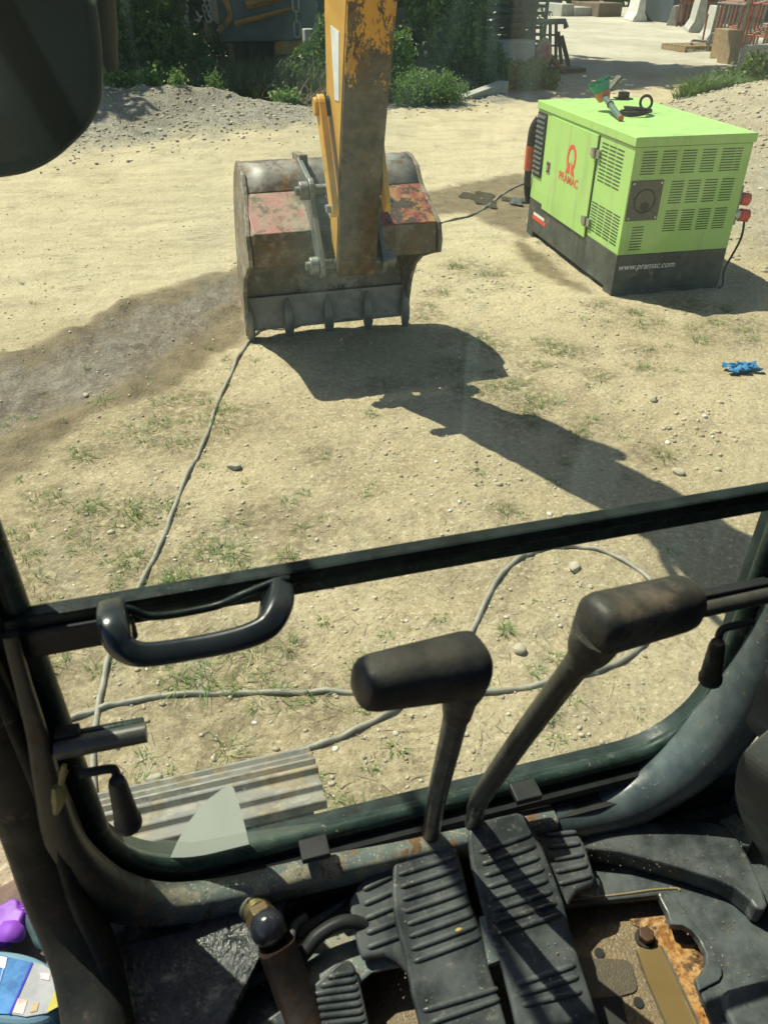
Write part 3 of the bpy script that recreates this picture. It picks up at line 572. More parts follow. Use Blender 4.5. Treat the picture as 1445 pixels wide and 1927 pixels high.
# undergrowth: dense weeds in the ditch behind the berm
tv = [(x, 19.0+.5*math.sin(x*2)+(5.5 if x > .8 else 0), .9+.5*math.sin(x*3.1), .9, .7, 1.1) for x in np.arange(-7, 7.6, .55)]+[(x, 26.5+math.sin(x), 2.2, 1.2, .8, 1.2) for x in np.arange(-7, 9, .8)]+[(x, 24.9, .35, .7, .5, .5) for x in np.arange(.5, 8, .6)]+[(x, 24.3, .9, .7, .5, 1.0) for x in np.arange(8.4, 11.2, .5)]
V, Fq = leafcloud(tv, 56000, .16, 77, .2)
tag(npmesh('thicket', V, Fq, M['leaf']), 'dense dark leafy thicket closing the view behind the ditch', 'thicket', kind='stuff')
g = np.random.default_rng(9); N = 3400; x = g.uniform(-5, 4.6, N); y = np.interp(x, [-5, 0, 4, 4.6], [15.7, 15.6, 15.5, 17])+g.random(N)*4.2
V, Fq = blades(np.stack([x, y, gz_raw(x, y)], -1), np.full(N, .25), g.uniform(.35, 1.0, N), 22, .008, 31, .7)
tag(npmesh('undergrowth', V, Fq, M['dryweed']), 'dense dark weeds and grass filling the ditch behind the gravel bank', 'undergrowth', kind='stuff')
# long grass by the mound on the right
C_ = []
for _ in range(110):
    px = g.uniform(1278, 1450); yy = 13.9+(px-1278)/172*1.2+g.normal(0, .3); q = aty(px, 200, yy); C_.append((q[0], yy, gz(q[0], yy)))
C_ = np.array(C_); V, Fq = blades(C_, np.full(len(C_), .15), g.uniform(.25, .55, len(C_)), 40, .010, 33, 1.2)
tag(npmesh('long_grass', V, Fq, M['bush']), 'clumps of long drooping grass beside the gravel mound', 'long grass', kind='stuff')
# dry branches
def branches(px, py, y_, label, n, s, seed, spread):
    p = aty(px, py, y_); z = gz(p[0], y_); mb = MB(); q = random.Random(seed)
    for i in range(n):
        a = q.uniform(*spread); l = s*q.uniform(.4, 1); b = np.array([p[0]+q.uniform(-s, s)*.5, y_+q.uniform(-.2, .2), z+.02+q.uniform(0, .1)])
        e = b+np.array([math.cos(a)*l, q.uniform(-.2, .2), abs(math.sin(a))*l*.8+.02]); mb.tube([b, (b+e)/2+np.array([0, 0, q.uniform(-.02, .08)]), e], [.013, .009, .003], 6, smooth=3)
    return tag(mb.build('branch_pile', M['twig'], smooth=True), label, 'branches')
branches(580, 195, 14.6, 'heap of dry branches against the gravel bank left of the digger arm', 34, .55, 2, (0, 3.14))
branches(375, 150, 16.0, 'bare pale twigs standing in the dark ditch', 14, .6, 5, (.6, 2.3))
# ------------------------------------------------------------ GENERATOR
th = math.radians(-3.7); GA = np.array([math.cos(th), math.sin(th), 0]); GB = np.array([-math.sin(th), math.cos(th), 0]); GZ = np.array([0, 0, 1.])
G0 = np.array([3.43, 5.475, 0.]); GW, GL, GH, GS = .963, 1.97, 1.183, .322
gen = thing('generator', tuple(G0+GA*GW/2+GB*GL/2), 'lime green and charcoal generator with a red logo, standing on the dirt', 'generator')
def G(u, v, z): return G0+GA*u+GB*v+GZ*z
def gb(mb, u, v, z): return mb.obox(G0, GA, GB, GZ, u, v, z)
b_ = MB(); gb(b_, (0, GW), (0, GL), (.03, GS)); gb(b_, (.0, GW), (0, .16), (-.04, .03)); gb(b_, (0, GW), (GL-.16, GL), (-.04, .03)); b_.build('base', M['genbase'], gen, bevel=.006)
gb(MB(), (0, GW), (0, GL), (GS+.001, 1.112)).build('body', M['lime'], gen, bevel=.004)
gb(MB(), (-.014, GW+.014), (-.014, GL+.014), (1.116, GH)).build('lid', M['lime'], gen, bevel=.006)
gb(MB(), (.004, GW-.004), (.004, GL-.004), (1.108, 1.118)).build('lid_seal', M['black'], gen)
door = gb(MB(), (-.016, -.001), (.612, 1.612), (.296, 1.098)).build('door', M['lime'], gen, bevel=.003)
gb(MB(), (-.006, .002), (.600, .611), (.32, 1.10)).build('door_gap', M['black'], door)
for v, z in ((.625, .966), (.625, .432)):
    h = MB(); gb(h, (-.024, -.015), (v+.02, v+.075), (z-.03, z+.03)); gb(h, (-.022, 0), (v-.075, v-.025), (z-.032, z+.03)); h.cyl(G(-.026, v, z-.04), G(-.026, v, z+.04), .014, 12); h.build('hinge', M['chrome'], door, smooth=True)
h = MB(); gb(h, (-.022, -.014), (1.505, 1.59), (.625, .73)); ob = h.build('latch', M['chrome'], door, bevel=.006); gb(MB(), (-.0235, -.021), (1.515, 1.58), (.637, .718)).build('latch_recess', M['black'], ob); gb(MB(), (-.030, -.022), (1.53, 1.56), (.65, .70)).build('latch_handle', M['chrome'], ob, bevel=.003)
vent = MB(); gb(vent, (-.010, .0), (1.735, 1.95), (.54, 1.09))
vo = vent.build('side_vent', M['black'], gen)
sl = MB()
for i in range(12):
    z = .565+i*.0435; P = [G(-.011, 1.75, z), G(-.026, 1.75, z+.008), G(-.011, 1.75, z+.030)]; sl.prism(P, GB*.185)
sl.build('louvre_blade', pm('grey_louvre', (.06, .07, .072), (.09, .1, .1), 8, .4), vo)
def slots_end(us, z0, z1, n, slant=0):
    for u0, u1 in us:
        m_ = MB()
        for i in range(n):
            z = z0+(z1-z0)*i/(n-1); gb(m_, (u0, u1), (-.0025, .002), (z-.0035, z+.0035))
        m_.build('louvre_vent', M['slot'], gen)
slots_end([(.068+i*.162, .068+i*.162+.115) for i in range(5)]+[(.775+.0, .885)][:0]+[(.068+5*.142+.06, .885)][:1], .925, 1.078, 9)
slots_end([(.345+i*.142, .345+i*.142+.105) for i in range(4)], .705, .862, 9)
slots_end([(.345+i*.142, .345+i*.142+.105) for i in range(4)], .495, .645, 9)
slots_end([(.085, .185)], .362, .535, 9)
def slots_side(vs_, z0, z1, n):
    for v0, v1 in vs_:
        m_ = MB()
        for i in range(n):
            z = z0+(z1-z0)*i/(n-1); gb(m_, (-.0025, .002), (v0, v1), (z-.0045, z+.0045))
        m_.build('louvre_vent', M['slot'], gen)
slots_side([(.435, .55), (.30, .415), (.165, .28)], .78, 1.055, 11)
slots_side([(.465, .58), (.33, .445), (.195, .31), (.06, .175)], .385, .60, 10)
pn = gb(MB(), (.012, .278), (-.008, .001), (.585, .88)).build('control_cover', pm('smoked_panel', (.05, .058, .05), (.065, .072, .062), 6, .3), gen, bevel=.004)
MB().ring(G(.145, -.009, .73), GB, .085, .006, 32).build('cover_ring', M['black'], pn, smooth=True)
MB().cyl(G(.15, -.006, .69), G(.15, -.012, .69), .035, 24).build('cover_dial', M['black'], pn)
for u in (.032, .258):
    for z in (.605, .86): MB().cyl(G(u, -.006, z), G(u, -.012, z), .008, 10).build('screw', M['chrome'], pn)
def text_mesh(txt, fu, fv, o, wu, hz, mat, name, parent, bold=.0, shear=0, depth=.001, nrm=None):
    """lettering laid on a flat panel: o = lower left corner, fu/fv = directions of the line and of the letters' height"""
    c = bpy.data.curves.new('lettering', 'FONT'); c.body = txt; c.size = 1; c.offset = bold; c.shear = shear
    t = bpy.data.objects.new('lettering', c); COL.objects.link(t); bpy.context.view_layer.update()
    me = bpy.data.meshes.new_from_object(t.evaluated_get(bpy.context.evaluated_depsgraph_get())); bpy.data.objects.remove(t)
    a = np.array([v.co[:] for v in me.vertices]); a[:, 0] -= a[:, 0].min(); a[:, 1] -= a[:, 1].min(); sx = wu/a[:, 0].max(); sy = hz/a[:, 1].max()
    W = np.array(o)+np.outer(a[:, 0]*sx, fu)+np.outer(a[:, 1]*sy, fv); f = [tuple(p.vertices) for p in me.polygons]
    m_ = MB(); m_.add(W, f); ob = m_.build(name, mat, parent)
    if nrm is not None: 
        s_ = ob.modifiers.new('solid', 'SOLIDIFY'); s_.thickness = depth; s_.offset = 0
    return ob
text_mesh('PRAMAC', -GB, GZ, G(-.0185, 1.285, .633), .42, .072, M['red'], 'lettering', door, .012)
text_mesh('www.pramac.com', GA, GZ, G(.03, -.003, .186), .49, .05, M['white'], 'lettering', gen, .01, .25)
# ring emblem over the name
em = MB(); cv, cz, R1, R2, N = 1.065, .845, .108, .076, 40
def eg(dv, dz): return G(-.0185, cv-dv, cz+dz)
for i in range(N):
    a0, a1 = [math.radians(-48+276*(i+j)/N) for j in (0, 1)]
    q = [eg(R1*.86*math.cos(a0), R1*math.sin(a0)), eg(R2*.80*math.cos(a0), R2*math.sin(a0)), eg(R2*.80*math.cos(a1), R2*math.sin(a1)), eg(R1*.86*math.cos(a1), R1*math.sin(a1))]
    em.add(q, [(0, 1, 2, 3)])
for s in (-1, 1):
    em.add([eg(s*x_, z_) for x_, z_ in ((.012, -.018), (.018, -.04), (.045, -.058), (.062, -.080), (.10, -.135), (.05, -.130), (.014, -.125))], [tuple(range(7))])
em.build('emblem', M['red'], door)
bd = gb(MB(), (-.003, .001), (1.50, 1.84), (.15, .185)).build('badge', M['red'], gen); text_mesh('Power', -GB, GZ, G(-.004, 1.84, .193), .27, .045, M['white'], 'lettering', gen, .01, .3) if False else None
gb(MB(), (-.0035, .001), (1.54, 1.82), (.19, .215)).build('badge_stripe', M['white'], gen)
# on and round the top
MB().ring(G(.60, 1.075, GH+.075), GA*.8+GB*.6, .052, .012).build('lifting_eye', M['black'], gen, smooth=True); MB().cyl(G(.60, 1.075, GH-.002), G(.60, 1.075, GH+.03), .022, 14).build('eye_stud', M['black'], gen)
fl = MB(); gb(fl, (.72, .86), (1.80, 1.94), (GH-.001, GH+.012)); gb(fl, (.75, .83), (1.83, 1.91), (GH+.01, GH+.06)); fo = fl.build('exhaust_outlet', M['black'], gen, bevel=.004)
MB().prism([G(.56, 1.84, GH+.02), G(.59, 1.84, GH+.02), G(.74, 1.84, GH+.17), G(.72, 1.84, GH+.20)], GB*.09).build('rain_flap', pm('faded_black_flap', (.05, .055, .04), (.08, .08, .05), 8, .5), fo, bevel=.008)
# rubber inlet hose at the back left edge
MB().tube([G(.02, 2.02, .25), G(-.015, 2.03, .42), G(-.02, 2.03, .60)], .036, 14, smooth=4).build('intake_hose', M['black'], gen, smooth=True)
MB().cyl(G(-.02, 2.03, .56), G(-.02, 2.03, .78), .046, 18).build('red_collar', M['orange'], gen, smooth=True)
MB().tube([G(-.02, 2.03, .78), G(-.01, 2.03, .93), G(.03, 2.02, 1.02)], [.042, .042, .036], 14, smooth=4).build('intake_hose', M['black'], gen, smooth=True)
for z, v in ((.70, .10), (.585, .06)):
    pl = MB().cyl(G(GW-.0, v, z), G(GW+.10, v-.02, z-.02), .038, 18).build('power_plug', M['white'], gen, smooth=True); MB().cyl(G(GW+.06, v-.02, z-.01), G(GW+.13, v-.03, z-.02), .048, 18).build('plug_collar', M['red'], pl, smooth=True)
gb(MB(), (GW, GW+.03), (.02, .30), (.5, .8)).build('socket_box', M['greysteel'], gen, bevel=.005)
tag(MB().tube([G(GW+.12, .05, .56), G(GW+.14, .05, .38), G(GW+.10, .1, .12), G(GW+.03, -.02, .03), G(GW-.02, -.05, .015)], .009, 8, smooth=6).build('plug_cable', M['black'], smooth=True), 'thin black cable hanging from the lower red plug of the generator', 'cable')
cl = MB()
for i in range(5):
    r_ = .085+.012*(i % 3); cl.ring(G(.43+.012*i, .93+.01*i, GH+.012+.009*i), (.05*i-.1, .05, 1), r_*1.15, .008, 36)
tag(cl.build('hose_coil', M['black'], smooth=True), 'small coil of black hose lying on the generator lid', 'hose coil')
# brush with orange collar lying on the lid
br = thing('scrubbing_brush', tuple(G(.3, 1.1, GH)), 'teal bristled brush with orange collar and grey handle lying on the generator', 'brush')
tp = G(.185, .68, GH+.025); hd = G(.27, 1.22, GH+.12); dv_ = (hd-tp)/np.linalg.norm(hd-tp)
MB().tube([tp, tp*.5+hd*.5, hd], [.020, .024, .022], 14).build('handle', pm('grey_green_plastic', (.10, .16, .14), (.07, .11, .1), 12, .4), br, smooth=True)
MB().cyl(tp-dv_*.004, tp-dv_*.012, .024, 14).build('end_cap', M['orange'], br); MB().cyl(tp*.45+hd*.55, tp*.42+hd*.58, .030, 14).build('clip', M['black'], br, smooth=True)
ax = np.array([-.35, .25, .9]); ax /= np.linalg.norm(ax); hb = hd+dv_*.02-ax*.05
MB().tube([hb, hb+ax*.035, hb+ax*.075], [.045, .062, .066], 20).build('collar', M['orange'], br, smooth=True)
bs = MB(); g = random.Random(4); a1 = np.cross(ax, [0, 0, 1]); a1 /= np.linalg.norm(a1); a2 = np.cross(ax, a1)
bs.tube([hb+ax*.074, hb+ax*.145], [.062, .088], 20)
for i in range(260):
    t = g.uniform(0, 6.283); rr = .085*math.sqrt(g.random()); e = a1*math.cos(t)+a2*math.sin(t); bs.tube([hb+ax*.12+e*rr*.8, hb+ax*(.165+g.uniform(-.01, .01))+e*rr*1.12], [.005, .003], 4)
bs.build('bristles', M['teal'], br)
# blue rag
mb = MB(); q = atz(1395, 695); g = np.random.default_rng(12); P = []; n_ = 18
for i in range(n_):
    for j in range(n_):
        u, v = i/(n_-1)-.5, j/(n_-1)-.5; xx = q[0]+u*.20+.03*math.sin(v*9); yy = q[1]+v*.11+.02*math.sin(u*14); P.append((xx, yy, gz(xx, yy)+.012+.022*abs(math.sin(u*13+v*7))+.012*g.random()))
mb.add(P, [(i*n_+j, (i+1)*n_+j, (i+1)*n_+j+1, i*n_+j+1) for i in range(n_-1) for j in range(n_-1) if not (abs(i-9) < 2 and j > 6)]); o = mb.build('rag', M['glove'], smooth=80)
s_ = o.modifiers.new('solid', 'SOLIDIFY'); s_.thickness = .003; tag(o, 'crumpled blue cloth dropped on the dirt right of the generator shadow', 'rag')
# ------------------------------------------------------------ cables on the ground
def gcable(px, r, name, label, lift=.0):
    P = [(q[0], q[1]) for q in [atz(*p) for p in px]]; P = spline([np.array((a, b, 0)) for a, b in P], 10); 
    P = [(p[0], p[1], gz(p[0], p[1])+r*.75+lift+.004*math.sin(i*.9)) for i, p in enumerate(P)]
    return tag(MB().tube(P, r, 10).build(name, M['cable'], smooth=True), label, 'cable')
gcable([(990, 347), (955, 360), (925, 385), (885, 408), (835, 421), (760, 460), (640, 560), (560, 615), (500, 617), (472, 637), (445, 680), (410, 755), (385, 830), (340, 925), (305, 1020), (262, 1110), (212, 1225), (188, 1330), (178, 1420), (180, 1500), (190, 1600)], .0105, 'power_cable', 'long grey cable running from the generator under the bucket teeth to the crawler track')
gcable([(60, 1400), (110, 1368), (180, 1342), (260, 1322), (400, 1309), (520, 1306), (640, 1305), (800, 1312), (950, 1303), (1100, 1272), (1180, 1240), (1225, 1190), (1237, 1130), (1205, 1083), (1130, 1042), (1060, 1031), (990, 1045), (935, 1095), (895, 1175), (860, 1240), (800, 1300), (735, 1342), (650, 1387), (572, 1416), (480, 1445), (300, 1500)], .0105, 'power_cable', 'grey cable lying in a wide loop on the dirt below the travel levers')
# ------------------------------------------------------------ BACKGROUND
def T3(mbfn, name, loc): pass
# crane truck in the shade
tr = thing('crane_truck', (2.6, 21.5, gz(2.6, 21.5)), 'grey truck with yellow crane arms and hanging chains in the shade behind the ditch', 'truck')
Y0 = 21.0
def q(px, py, y=Y0): return aty(px, py, y)
a = q(415, 75); b = q(600, 60); MB().box(a[0], b[0], Y0, Y0+2, a[2]-.05, 2.9).build('body', M['greypanel'], tr, bevel=.03)
MB().box(a[0]-.2, b[0]+.1, Y0+.15, Y0+1.9, .75, 1.12).build('chassis', M['darkmetal'], tr, bevel=.02)
MB().box(a[0]+.3, b[0]-.8, Y0+.4, Y0+1.6, .1, .74).build('underbody', M['darkmetal'], tr, bevel=.03)
c = q(545, 85); MB().box(c[0]-.35, c[0]+.35, Y0+.05, Y0+.14, .5, .78).build('yellow_step', M['oldyellow'], tr, bevel=.02)
for px in (478, 596): c = q(px, 100); MB().box(c[0]-.1, c[0]+.1, Y0+.3, Y0+.6, 0, .74).build('support_leg', M['darkmetal'], tr, bevel=.02)
p0, p1 = q(462, 10), q(530, -8); MB().tube([p0+[0, -.1, 0], p1+[0, -.1, 0]], .09, 4).build('yellow_arm', M['oldyellow'], tr)
MB().tube([q(440, 44)+[0, -.12, 0], q(515, 24)+[0, -.12, 0], q(560, 12)+[0, -.12, 0]], [.06, .05, .04], 6).build('yellow_arm', M['oldyellow'], tr)
MB().tube([q(420, -5)+[0, -.2, 0], q(431, 20)+[0, -.2, 0], q(428, 38)+[0, -.2, 0], q(408, 60)+[0, -.2, 0]], .055, 10, smooth=3).build('yellow_bracket', M['oldyellow'], tr, smooth=True)
def link(c, w_, h_, r, rot=0):
    P = [];
    for i in range(25):
        t = i/24*6.2832; cx = w_*math.copysign(abs(math.cos(t))**.55, math.cos(t)); cz = h_*math.copysign(abs(math.sin(t))**.55, math.sin(t)); P.append((c[0]+cx*math.cos(rot), c[1]+cx*math.sin(rot), c[2]+cz))
    return P
for px, py in ((552, 6), (555, 54)):
    MB().tube(link(q(px, py)+[0, -.3, 0], .07, .155, .022), .022, 8, caps=False).build('chain_link', M['chain'], tr, smooth=True)
MB().tube(link(q(553, 30)+[0, -.3, 0], .05, .12, .02, 1.5), .018, 8, caps=False).build('chain_link', M['chain'], tr, smooth=True)
for px, n_ in ((350, 5), (384, 4), (392, 4)):
    for i in range(n_):
        MB().tube(link(q(px, -5+i*10)+[0, -.2, 0], .035, .065, .012, 1.5*(i % 2)), .012, 6, caps=False).build('chain_link', M['chain'], tr, smooth=True)
for px, py in ((349, 40), (370, 30), (391, 32)):
    c = q(px, py)+[0, -.2, 0]; MB().tube([c+[0, 0, .1], c+[.02, 0, .03], c+[.06, 0, -.02], c+[.02, 0, -.09], c+[-.05, 0, -.06], c+[-.06, 0, 0]], [.02, .022, .025, .03, .02, .008], 8, smooth=4).build('hook', M['chain'], tr, smooth=True)
MB().cyl(q(218, 18)+[0, -.2, 0], q(218, 18), .19, 8).build('yellow_pulley', M['oldyellow'], tr, smooth=True); MB().ring(q(245, 32)+[0, -.25, 0], (0, 1, 0), .10, .025).build('shackle', M['greysteel'], tr, smooth=True)
MB().tube([q(255, 40), q(300, 20), q(340, -10)], .05, 6).build('jib', M['darkmetal'], tr); MB().cyl(q(342, 3)+[0, -.1, 0], q(342, 3)+[0, .1, 0], .12, 16).build('winch_drum', M['brownwall'], tr, smooth=True)
a = q(573, 55, 18.6); b = q(622, 55, 18.6); MB().box(a[0], b[0], 18.6, 18.9, gz(a[0], 18.6)-.1, a[2]).build('concrete_block', M['concrete'], bevel=.02)
tag(bpy.data.objects['concrete_block'], 'mossy grey block in the weeds behind the digger arm', 'block')
# stuff right of the arm
def pbox(name, px0, py0, px1, py1, y, dy, mat, label, cat, group=None, bev=.02, z0=None):
    a = aty(px0, py0, y); b = aty(px1, py1, y); zb = (gz(a[0], y)-.02 if abs(gz(a[0], y)) < 2 else 0) if z0 is None else z0
    return tag(MB().box(min(a[0], b[0]), max(a[0], b[0]), y, y+dy, zb if z0 is not None else min(b[2], a[2]), max(a[2], b[2])).build(name, mat, bevel=bev), label, cat, group)
pbox('shelf_table', 728, 46, 815, 52, 20.0, .9, M['wood'], 'plank shelf holding a pale crate in the shade right of the arm', 'shelf')
ob = bpy.data.objects['shelf_table']; a = aty(728, 50, 20.0); b = aty(815, 50, 20.0)
for x in (a[0]+.05, b[0]-.05):
    for y in (20.05, 20.8): MB().box(x-.04, x+.04, y, y+.08, gz(x, y)-.1, a[2]-.02).build('leg', M['wood'], ob)
pc = pbox('wooden_crate', 740, 15, 788, 45, 20.2, .4, M['brownwall'], 'pale board crate sitting on the plank shelf', 'crate')
pbox('grey_cabinet', 795, 10, 850, 75, 21.4, .6, M['greypanel'], 'grey cabinet half hidden by the dark bush', 'cabinet')
# concrete block wall and low kerb
a = aty(925, 78, 18.9); b = aty(1008, 78, 18.9); wl = MB().box(a[0], b[0], 18.9, 19.4, -.1, a[2]).build('concrete_wall', M['concrete'], bevel=.02); tag(wl, 'grey concrete block under the black steel racks', 'concrete block')
k0, k1 = atz(862, 198), atz(955, 180); kt = [aty(870, 182, k0[1]), aty(952, 160, k1[1])]
tag(MB().prism([(k0[0], k0[1], -.05), (k1[0], k1[1], -.05), (k1[0], k1[1], .27), (k0[0]+.15, k0[1], .14)], (-.15, .18, 0)).build('concrete_kerb', M['concrete'], bevel=.015), 'tilted low concrete slab between the bush and the weeds', 'slab')
# black rack stacks
def rack(px0, px1, pyt, y, label, levels, slant=0):
    a = aty(px0, 100, y)[0]; b = aty(px1, 100, y)[0]; t = aty(px0, pyt, y)[2]; z0 = gz(a, y); r = thing('steel_rack', ((a+b)/2, y, z0), label, 'rack', 'black steel racks beside the yard entrance')
    for x in (a, b):
        for yy in (y, y+.9): MB().box(x-.035, x+.035, yy-.035, yy+.035, z0-.05, t).build('post', M['darkmetal'], r)
    for i in range(levels):
        z = z0+(t-z0)*(i+.6)/levels; m_ = MB(); m_.box(a, b, y-.03, y+.03, z, z+.07); m_.box(a, b, y+.87, y+.93, z, z+.07)
        m_.build('rail', M['darkmetal'], r)
        d = MB(); d.box(a+.04, b-.04, y+.04, y+.86, z+.02, z+.05); d.build('deck', M['darkmetal'], r)
    return r
rack(905, 1000, -60, 20.6, 'tall stacked black steel rack behind the concrete block', 14)
rack(955, 1020, -60, 21.9, 'rear black steel rack farther back by the yard', 14)
# sloping frame stand
fr = thing('shoring_stand', tuple(atz(1035, 125)), 'dark upright steel frame with a grey top rail at the yard entrance', 'frame')
yv = 20.9
top = [aty(998, 42, yv), aty(1062, 40, yv)]; m_ = MB().tube([top[0], top[1], aty(1065, 52, yv)], .07, 6); m_.build('top_rail', M['greysteel'], fr)
for px, pb in ((1005, 118), (1018, 122), (1035, 125), (1046, 128)): MB().tube([aty(px, 45, yv), aty(px-1, pb, yv)], .045, 6).build('upright', M['darkmetal'], fr)
MB().tube([aty(1056, 68, yv), aty(1072, 132, yv)], .06, 6).build('strut', M['darkmetal'], fr)
MB().tube([aty(1050, 60, yv), aty(1056, 120, yv)], .05, 6).build('strut', M['darkmetal'], fr)
for py in (65, 85): MB().tube([aty(1003, py, yv), aty(1050, py+1, yv)], .025, 6).build('crossbar', M['darkmetal'], fr)
p = atz(1065, 136); MB().box(p[0]-.5, p[0]+.35, p[1]-.4, p[1]+.2, 0, .12).build('foot', M['darkmetal'], fr, bevel=.02)
p = aty(1020, 115, 19.6); m_ = MB().ball((p[0], 19.6, .5), (.22, .16, .34), 14, 10); o = m_.build('red_sack', pm('red_white_plastic', (.30, .05, .03), (.45, .4, .35), 3, .5), smooth=True); tag(o, 'small red and white bag against the dark frame', 'bag')
a = atz(1052, 140); tag(MB().prism([(a[0]-.4, a[1]-.1, .42), (a[0]-.3, a[1]-.1, .45), (a[0]+.15, a[1]-.1, .06), (a[0]+.15, a[1]-.1, 0)], (0, .3, 0)).build('leaning_board', M['redoxide']), 'reddish board leaning by the bag at the frame foot', 'board')
# yard: jersey barriers
def jersey(px, py, ang, L_, H_, mat, label, group='concrete traffic barriers in the yard', dirt=None):
    p = atz(px, py); s = H_; prof = [(-.30*s, 0), (.30*s, 0), (.30*s, .09*s), (.17*s, .32*s), (.10*s, 1*s), (-.10*s, 1*s), (-.17*s, .32*s), (-.30*s, .09*s)]
    ca, sa = math.cos(ang), math.sin(ang); P = [(p[0]+x*ca, p[1]+x*sa, z) for x, z in prof]
    return tag(MB().prism(P, (-sa*L_, ca*L_, 0)).build('concrete_barrier', mat, bevel=.02), label, 'barrier', group)
jersey(1203, 41, -.3, 2, 1.15, M['palecon'], 'white concrete barrier standing alone at the far end of the yard')
jersey(1312, 62, -.5, 2.4, 1.25, M['concrete'], 'grey streaked barrier behind the steel frame at the right of the yard')
jersey(1345, 78, -.4, 1.6, 1.05, M['concrete'], 'nearest pale barrier right behind the low pallet')
jersey(1262, 48, -.75, 1.6, .75, M['concrete'], 'low barrier lying among scrap right of the white barrier')
# frame in front of the barriers
p0 = atz(1320, 82); m_ = MB(); A = [aty(1320, 82, p0[1]), aty(1331, 26, p0[1]), aty(1375, 24, p0[1]-1), aty(1362, 84, p0[1])]
m_.tube([A[1], A[0], A[3]], .04, 6); tag(m_.build('steel_trestle', M['redoxide']), 'thin brown angle frame standing in front of the barriers', 'frame')
# pallet
p = atz(1318, 94); plt = thing('pallet', (p[0], p[1], 0), 'low wooden pallet with scrap on it near the right barriers', 'pallet')
for i in range(7): MB().box(p[0]-1.0, p[0]+1.1, p[1]-.6+i*.2, p[1]-.47+i*.2, .13, .16).build('board', M['wood'], plt)
for x in (-.95, 0, 1.0): MB().box(p[0]+x-.05, p[0]+x+.06, p[1]-.6, p[1]+.75, .0, .128).build('bearer', M['wood'], plt)
tag(MB().tube([(p[0]-.6, p[1]-.3, .2), (p[0]-.2, p[1]+.2, .25), (p[0]+.3, p[1]-.2, .22), (p[0]+.5, p[1]+.3, .2), (p[0]-.1, p[1]-.4, .2)], .035, 8, smooth=6).build('hose', M['greysteel'], smooth=True), 'grey hose heaped on the wooden pallet', 'hose')
# wooden blocks
for i, (px, py, h, lab) in enumerate([(1362, 112, .75, 'left upright wooden block by the red steel stack'), (1377, 122, .8, 'right upright wooden block by the red steel stack')]):
    p = atz(px, py); tag(MB().box(p[0]-.16, p[0]+.16, p[1], p[1]+.5, 0, h).build('wood_block', M['wood'], bevel=.01), lab, 'wood block')
a = aty(1262, 30, 38.5); b = aty(1560, 30, 38.5); tag(MB().box(a[0], b[0], 38.5, 41, 0, 2.6).build('dark_backdrop', pm('dark_blue_backdrop', (.035, .055, .07), (.05, .07, .085), 1.5, .7), bevel=.03), 'long dark blue container added to darken the right of the yard', 'backdrop')  # box added as a dark backdrop in place of the dim racks
a = atz(1268, 47); 
for j_ in range(10): tag(MB().tube([(a[0]+.35*j_, a[1]-.2*j_, .03+.03*(j_ % 3)), (a[0]+.6+.3*j_, a[1]-.5-.15*j_, .12)], .05, 6).build('scrap_bar', M['darkmetal']), 'dark steel bar in the scrap strewn along the foot of the barriers', 'steel bar', 'scrap bars along the right of the yard')
# red oxide frames
RG = 'red steel frames stacked at the right edge'
for i in range(14):
    px = 1380+i*7; p = atz(px, 106-(i % 7)*4); m_ = MB(); x, y = p[0], p[1]; H_ = 2.6
    m_.tube([(x, y, 0), (x+.15, y, H_)], .045, 6); m_.tube([(x+.1, y+1.5, 0), (x+.25, y+1.5, H_)], .045, 6)
    for z in (.5, 1.3, 2.1): m_.tube([(x+.02, y, z), (x+.13, y+1.5, z)], .03, 6)
    tag(m_.build('steel_trestle', M['redoxide'] if i % 3 else M['greysteel']), 'upright red or grey steel ladder frame leaning in the stack at the right edge', 'steel frame', RG)
RG2 = 'rusty grids hung in rows at the end of the yard'
for i in range(6):
    p = atz(1272+i*8, 50); m_ = MB(); x, y = p[0], p[1]
    for k in range(7): m_.tube([(x+k*.16, y, .9), (x+k*.16, y, 2.6)], .03, 5)
    m_.tube([(x, y, .9), (x+1, y, .9)], .04, 5); m_.tube([(x, y, 1.8), (x+1, y, 1.8)], .04, 5); m_.tube([(x, y, 0), (x, y, 2.6)], .05, 5); m_.tube([(x+1, y, 0), (x+1, y, 2.6)], .05, 5)
    tag(m_.build('steel_grid', M['redoxide']), 'rusty steel grid in the row behind the right barriers', 'steel grid', RG2)
# grey panel at the right edge
a = aty(1405, 85, 17.5); b = aty(1500, 80, 17.5); tag(MB().prism([(a[0], 17.5, 0), (a[0], 17.5, a[2]-.08), (a[0]+.08, 17.5, a[2]), (b[0], 17.5, a[2]+.02), (b[0], 17.5, 0)], (0, .2, 0)).build('upright_slab', M['concrete'], bevel=.02), 'upright grey concrete panel at the right edge of the yard', 'panel')
# far end: skips, planks, hedge
def farbox(name, px0, px1, pyb, pyt, dy, mat, label, cat):
    a = atz(px0, pyb); b = aty(px1, pyb, a[1]); t = aty(px0, pyt, a[1]); return tag(MB().box(a[0], b[0], a[1], a[1]+dy, -.02, max(t[2], .4)).build(name, mat, bevel=.03), label, cat)
farbox('skip', 1124, 1168, 32, 6, 3, M['brownwall'], 'brown skip at the far end of the yard', 'skip')
farbox('timber_stack', 1080, 1124, 31, 14, 2, M['concrete'], 'grey stack of beams at the far end of the yard', 'stack')
farbox('concrete_pile', 1055, 1078, 31, 8, 3, M['concrete'], 'pale concrete slabs far behind the frame stand', 'slabs')
p = atz(1107, 30); tag(MB().cyl((p[0], p[1]+2, 0), (p[0]+.2, p[1]+2, 3.5), .12, 8).build('wooden_post', M['wood']), 'wooden post rising from the far beam stack', 'post')
